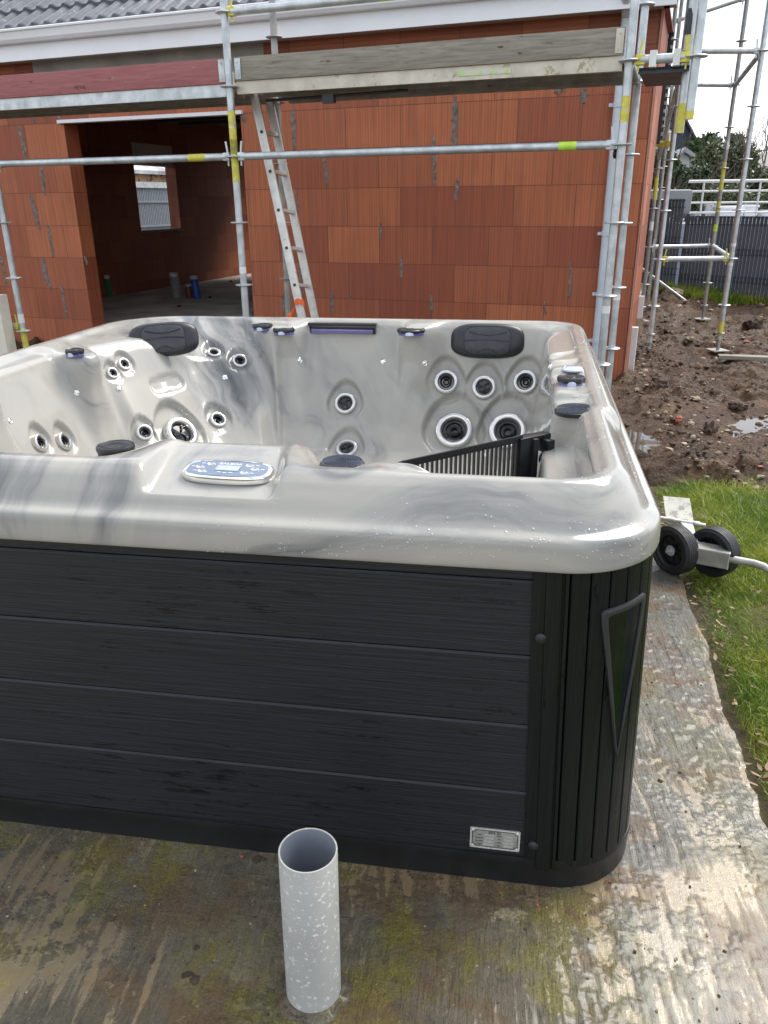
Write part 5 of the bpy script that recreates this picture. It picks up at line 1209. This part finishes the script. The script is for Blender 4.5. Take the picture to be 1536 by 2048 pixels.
zr0,zr1=atd(1500,372,24).z,atd(1500,308,27).z; m=MB(); m.add([(p0.x-.2,24,zr0),(p1.x,24,zr0),(p1.x,27,zr1),(p0.x+.6,27,zr1),(p0.x-.2,24,zr0-.15),(p1.x,24,zr0-.15),(p0.x-.2,30,zr0),(p1.x,30,zr0)],[(0,1,2,3),(0,1,5,4),(3,2,7,6),(0,3,6)]); obj('roof',m,simple('pale_brown_roof',(.28,.26,.25),.8,var=.15,sc=1.5),tt_,smooth=False)
# bushes and trees
def leafcloud(cl,n,s,seed):
    rr=np.random.default_rng(seed); V=[];Fs=[]; tot=sum(c[3]*c[4]*c[5] for c in cl)
    for (cx,cy,cz,rx,ry,rz_) in cl:
        k_=int(n*rx*ry*rz_/tot); u=rr.normal(size=(k_,3)); u/=np.linalg.norm(u,axis=1)[:,None]; rad=rr.random(k_)**.45; P=u*rad[:,None]*np.array([rx,ry,rz_])*(1+.25*rr.normal(size=(k_,1)))+np.array([cx,cy,cz])
        A=rr.normal(size=(k_,3)); A/=np.linalg.norm(A,axis=1)[:,None]; B=np.cross(A,rr.normal(size=(k_,3))); B/=np.linalg.norm(B,axis=1)[:,None]; sz_=s*(.6+.8*rr.random(k_))[:,None]
        for p,a,b,q in zip(P,A,B,sz_[:,0]):
            o=len(V); V+=[tuple(p-a*q),tuple(p+b*q*.35),tuple(p+a*q),tuple(p-b*q*.35)]; Fs.append((o,o+1,o+2,o+3))
    m=MB(); m.v=V; m.f=Fs; m.m=[0]*len(Fs); return m
def branch(m,p,d,l,r,dep,rr,sp=.5,up=.12):
    q=p+d*l; mid=(p+q)/2+Vector((rr.uniform(-1,1),rr.uniform(-1,1),0))*l*.05; m.tube([p,mid,q],[r,r*.85,r*.68],6,caps=False)
    if dep==0: return
    for i in range(rr.choice((2,3,3))):
        e=(d+Vector((rr.uniform(-sp,sp),rr.uniform(-sp,sp),rr.uniform(-sp*.5,sp*.7)+up))).normalized(); branch(m,q if i else mid,e,l*rr.uniform(.62,.82),r*.62,dep-1,rr,sp,up)
def bush(px,pyt,pyb,wpx,Y,n,s,mt,label,seed,name='bush',cat='bush',grp='bushes beyond the terrace'):
    c=atd(px,(pyt+pyb)/2,Y); sc_=Y*1.03/F; W=wpx*sc_/2; zt=atd(px,pyt,Y).z; gz_=-.1; t=thing(name,label,cat,(c.x,Y,gz_),0,grp); rr=random.Random(seed)
    cl=[]
    zb=atd(px,pyb,Y).z; hh=zt-zb
    for i in range(16): 
        f_=rr.random(); cl.append((c.x+rr.uniform(-.8,.8)*W*(1-.35*f_),Y+rr.uniform(-.6,.6)*W,zb+hh*(.12+.72*f_),W*rr.uniform(.22,.42),W*rr.uniform(.22,.4),hh*rr.uniform(.12,.22)))
    obj('foliage',leafcloud(cl,n,s,seed),M[mt],t,smooth=False); m=MB()
    for i in range(4): branch(m,Vector((c.x+rr.uniform(-.2,.2),Y,gz_)),Vector((rr.uniform(-.3,.3),rr.uniform(-.3,.3),1)).normalized(),max(.5,(zt-gz_)*.4),.04,3,rr)
    obj('branches',m,M['bark'],t); return t
bush(1325,300,378,80,17.5,9000,.055,'leaf','dark glossy bush right beside the house corner, above the covered box',1)
bush(1382,330,430,70,18,6000,.05,'leaf','dark bush behind the left end of the white railing',2)
bush(1440,272,425,110,19.5,16000,.06,'leaf2','broad olive green bush behind the railing and the scaffold tower',3)
bush(1525,330,420,80,20,7000,.05,'leaf2','thin brownish bush before the pale brown roof',4)
bush(1405,268,320,60,30,4000,.09,'leaf','dark conifer top rising behind the olive bush',6,'conifer','tree')
bush(1472,268,330,50,31,3000,.09,'leaf2','small rounded tree top right of the conifer',8,'rounded_tree','tree')
def bare(px,pyt,Y,label,seed):
    c=atd(px,400,Y); zt=atd(px,pyt,Y).z; t=thing('bare_tree',label,'tree',(c.x,Y,-.1),0,'trees beyond the terrace'); rr=random.Random(seed); m=MB(); L0=(zt)*.30
    m.tube([(c.x,Y,-.1),(c.x,Y,L0)],[.14,.11],8); tr=obj('trunk',m,M['bark'],t); m=MB()
    for i in range(5): branch(m,Vector((c.x,Y,L0*rr.uniform(.7,1))),Vector((rr.uniform(-.7,.7),rr.uniform(-.7,.7),.8)).normalized(),zt*.24,.05,5,rr,.6,.1)
    obj('crown',m,M['bark'],t)
bare(1540,205,26,'bare leafless tree at the right edge behind the pale roof',1)
# potted plants between the bars
for i,(x_,y_) in enumerate(((1420,392),(1470,395),(1385,412),(1530,405))):
    c=atd(x_,y_+12,TY+1.4); t=thing('potted_plant',['bushy plant with reddish flowers in the terrace planter','green potted shrub in the terrace planter by the tower post','pale twiggy plant by the covered box','low yellow green plant at the right edge of the terrace'][i],'plant',(c.x,c.y,tz)); obj('foliage',leafcloud([(c.x,c.y,c.z+.12,.28,.2,.22)],900,.035,i+40),M['leaf2'],t,smooth=False); m=MB(); m.lathe([(.10,tz),(.14,c.z-.02),(0,c.z-.02)],(c.x,c.y,0),(0,0,1),14); obj('pot',m,M['render'] if i!=1 else M['slatfence'],t)
# far tree line
for i in range(7):
    x=-5+i*9; 
# ============================================================ JOCKEY WHEELS BESIDE THE TUB
dl=thing('wheel_dolly','two black rubber wheels with galvanised bracket and curved steel tube on the lawn edge','trailer wheels',(.80,3.07,0))
def wheel(c,n,r=.104,wd=.036):
    n=Vector(n).normalized(); m=MB()
    pr=[(r*.60,-wd*.55),(r*.66,-wd*.8),(r*.88,-wd*.95),(r*.965,-wd*.75)]
    for q in(-.6,-.3,0,.3,.6): pr+=[(r*.995,wd*(q-.12)),(r,wd*q),(r*.995,wd*(q+.11)),(r*.98,wd*(q+.15))]
    pr+=[(r*.965,wd*.75),(r*.88,wd*.95),(r*.80,wd*.93),(r*.78,wd*.86),(r*.66,wd*.8),(r*.60,wd*.55)]
    m.lathe(pr,c,n,48,up=(0,0,1)); w_=obj('tyre',m,M['rubber'],dl,ang=30)
    m=MB(); m.lathe([(r*.63,-wd*.5),(r*.63,wd*.5),(r*.57,wd*.62),(r*.54,wd*.30),(r*.22,wd*.25),(r*.20,wd*.6),(r*.12,wd*.62),(0,wd*.62)],c,n,40,up=(0,0,1)); f_=frame(n,(0,0,1))
    for k_ in range(8):
        a=k_*math.pi/4+.2; m.tube([c+f_@Vector((r*.18*math.cos(a),r*.18*math.sin(a),wd*.45)),c+f_@Vector((r*.58*math.cos(a),r*.58*math.sin(a),wd*.42))],.0032,6)
    obj('rim',m,M['black'],w_); m=MB(); m.lathe([(r*.22,wd*.62),(r*.21,wd*.72),(r*.11,wd*.74),(r*.11,wd*1.0),(r*.06,wd*1.05),(r*.055,wd*1.3),(0,wd*1.32)],c,n,16,up=(0,0,1)); obj('hub_nut',m,M['galv'],w_)
    return w_
def pz(x,y,z): return atz(x,y,z)
c1=pz(1349,1099,.104); c2=pz(1428,1103,.104); wheel(c1,(-.80,-.60,0)); wheel(c2,(-.72,-.69,0))
# channel bracket
q0=pz(1386,1104,.11); q1=pz(1449,1101,.13); d=(q1-q0).normalized(); d=Vector((d.x,d.y-.25,0)).normalized(); s_=Vector((d.y,-d.x,0)); c=q0+d*.068+Vector((0,0,.0))
Mx=Matrix((d,-s_,Vector((0,0,1)))).transposed(); m=MB(); hl,hwid,hh=.070,.032,.031
m.box(c-Vector((0,0,0))+s_*hwid,(hl,.003,hh),0,Mx); m.box(c-s_*hwid+Vector((0,0,.018)),(hl,.003,.018),0,Mx); m.box(c+Vector((0,0,hh)),(hl,hwid,.003),0,Mx); m.box(c-Vector((0,0,hh)),(hl,hwid,.003),0,Mx)
cbk=obj('channel_bracket',m,M['galvold'],dl,smooth=False); m=MB(); ec=c+d*(hl+.001)
for a_,b_ in((-1,1),):
    m.box(ec+Vector((0,0,hh)),(.0016,hwid+.003,.0035),0,Mx); m.box(ec-Vector((0,0,hh)),(.0016,hwid+.003,.0035),0,Mx); m.box(ec+s_*hwid,(.0016,.0035,hh),0,Mx); m.box(ec-s_*hwid+Vector((0,0,.018)),(.0016,.0035,.018),0,Mx)
obj('cut_edge',m,M['alu'],cbk,smooth=False)
e0=c+d*.02; m=MB(); e1=c+d*.16; m.tube([e0,c+d*.08,e1,e1+d*.035+Vector((0,-.004,-.004)),e1+d*.065+Vector((.0,-.01,-.02)),e1+d*.085+Vector((.0,-.03,-.055)),e1+d*.095+Vector((0,-.06,-.115))],.0155,16); obj('curved_tube',m,M['galvold'],dl)
# fork to the plate, rod and plate
rA=pz(1322,1036,.13); rB=pz(1411,1051,.13)
m=MB(); m.tube([rA-(rB-rA)*.3,rB],.0085,12); 
for f_ in(.16,.62,.72): 
    a=rA+(rB-rA)*f_; b=rA+(rB-rA)*(f_+.15); m.tube([a,b],.0125,12)
obj('hinge_rod',m,M['alu'],dl)
f0=rA+(rB-rA)*.55; m=MB(); m.add([tuple(p) for p in(f0+Vector((-.02,0,0)),f0+Vector((.03,0,0)),c-d*.05+Vector((.0,.01,.04)),c-d*.07+Vector((-.01,.03,.0)))],[(0,1,2,3)]); m.v+= [ (x,y+.006,z-.004) for x,y,z in m.v]; m.f+=[(7,6,5,4),(0,4,5,1),(1,5,6,2),(2,6,7,3),(3,7,4,0)]; m.m+=[0]*5; obj('fork_arm',m,M['galv'],dl,smooth=False)
b0=pz(1332,1035,.13); b1=pz(1387,1041,.13); up_=Vector((0,.10,.065)); m=MB(); V=[b0,b1,b1+up_*1.02+Vector((-.005,0,0)),b0+up_+Vector((-.004,0,0))]; V+=[v+Vector((0,.003,-.005)) for v in V]; m.add(V,[(0,1,2,3),(7,6,5,4),(0,4,5,1),(1,5,6,2),(2,6,7,3),(3,7,4,0)]); obj('stained_plate',m,M['paddle'],dl,smooth=False)

# ============================================================ ID PLATE on the boards
z0p,z1p=.1075,.172; a0=atpl(940,1670,(0,SKY,0),(0,1,0)); a1=atpl(1041,1670,(0,SKY,0),(0,1,0)); pcx=(a0.x+a1.x)/2; pcz=(atpl(940,1672,(0,SKY,0),(0,1,0)).z+atpl(1041,1682,(0,SKY,0),(0,1,0)).z)/2
hwp,hhp=(a1.x-a0.x)/2,.0285
PM=Matrix.Translation((pcx,SKY-.0015,pcz))@Matrix(((1,0,0),(0,0,-1),(0,1,0))).to_4x4()
def pbox(m,x,y,w_,h_,z,e=.0004): m.box(PM@Vector((x,y,z)),(w_,e,h_))
m=MB(); m.box(PM@Vector((0,0,0)),(hwp,.0016,hhp),0,None,.0015); ip=obj('id_plate',m,M['plate'],spa)
m=MB(); 
for s_ in(-1,1): pbox(m,0,s_*(hhp-.002),hwp-.002,.0016,.0018); pbox(m,s_*(hwp-.002),0,.0016,hhp-.002,.0018)
obj('raised_rim',m,M['platehi'],ip,smooth=False)
m=MB(); e=.0055
for s_ in(-1,1): pbox(m,0,s_*(hhp-e),hwp-.014,.0006,.0017); pbox(m,s_*(hwp-e),0,.0006,hhp-.012,.0017)
for sx_ in(-1,1):
    for sy_ in(-1,1): m.tube([PM@Vector((sx_*(hwp-.014),sy_*(hhp-e),.0019)),PM@Vector((sx_*(hwp-.012),sy_*(hhp-e-.004),.0019)),PM@Vector((sx_*(hwp-e-.002),sy_*(hhp-.011),.0019)),PM@Vector((sx_*(hwp-e),sy_*(hhp-.012),.0019))],.0006,6)
obj('dark_border',m,M['black'],ip,smooth=False)
for sx_ in(-1,1):
    for sy_ in(-1,1): m=MB(); m.lathe([(.0034,.001),(.0030,.003),(0,.0038)],PM@Vector((sx_*(hwp-.0065),sy_*(hhp-.006),0)),(0,-1,0),14); obj('plate_screw',m,M['platehi'],ip)
text('plate_lettering','SPA ID',.0095,PM@Matrix.Translation((-.001,.0175,.0018)),M['black'],ip)
rowsy=(.0100,.0010,-.0080,-.0168)
for (x,strs) in((-.0135,('MT-320N','1200/1200','760KG','220V/50HZ')),(.0300,('1030 L','Fiberglass','5 ADULTS','2024-2-5'))):
    for y,sx_ in zip(rowsy,strs):
        m=MB(); pbox(m,x,y,.0115,.0034,.0017,.0003); obj('plate_field',m,M['dark_field'] if 'dark_field' in M else M.setdefault('dark_field',simple('dull_plate_field',(.30,.30,.28),.5)),ip,smooth=False)
        text('field_lettering',sx_,.0048,PM@Matrix.Translation((x,y,.0022)),M['platehi'],ip)
for (x,strs) in((-.0345,('Model','Dimensions','Dry weight','Voltage')),(.0095,('Capacity','Shell','Seats','Date'))):
    for y,sx_ in zip(rowsy,strs): text('plate_caption',sx_,.0036,PM@Matrix.Translation((x,y,.0018)),M['black'],ip)

# ---- water drops on the acrylic
dm=MB(); rr=random.Random(9); cnt_=0
def drop(l,n,r):
    up=Vector((0,0,1)) if abs(n.z)<.9 else Vector((0,1,0)); dm.lathe([(r,-.0002),(r*.9,r*.28),(r*.5,r*.5),(0,r*.56)],l,n,8,up=up)
for i in range(1100):
    k_=rr.random()
    if k_<.40: x,y=rr.uniform(1090,1300),rr.uniform(650,960)
    elif k_<.85: x,y=rr.uniform(400,1300),1120-abs(rr.gauss(0,60))
    else: x,y=rr.uniform(300,1200),rr.uniform(640,700)
    h=hit(x,y)
    if h is None: continue
    if h[0].y<2 and h[0].z<.80: continue
    if k_<.4 and h[0].x<.1: continue
    drop(h[0],h[1],rr.choice((.0006,.0008,.001,.0014,.002))*(1 if h[0].y<2 else 1.25)*rr.uniform(.7,1.3))
obj('water_drops',dm,M['drop'],spa)['kind']='stuff'
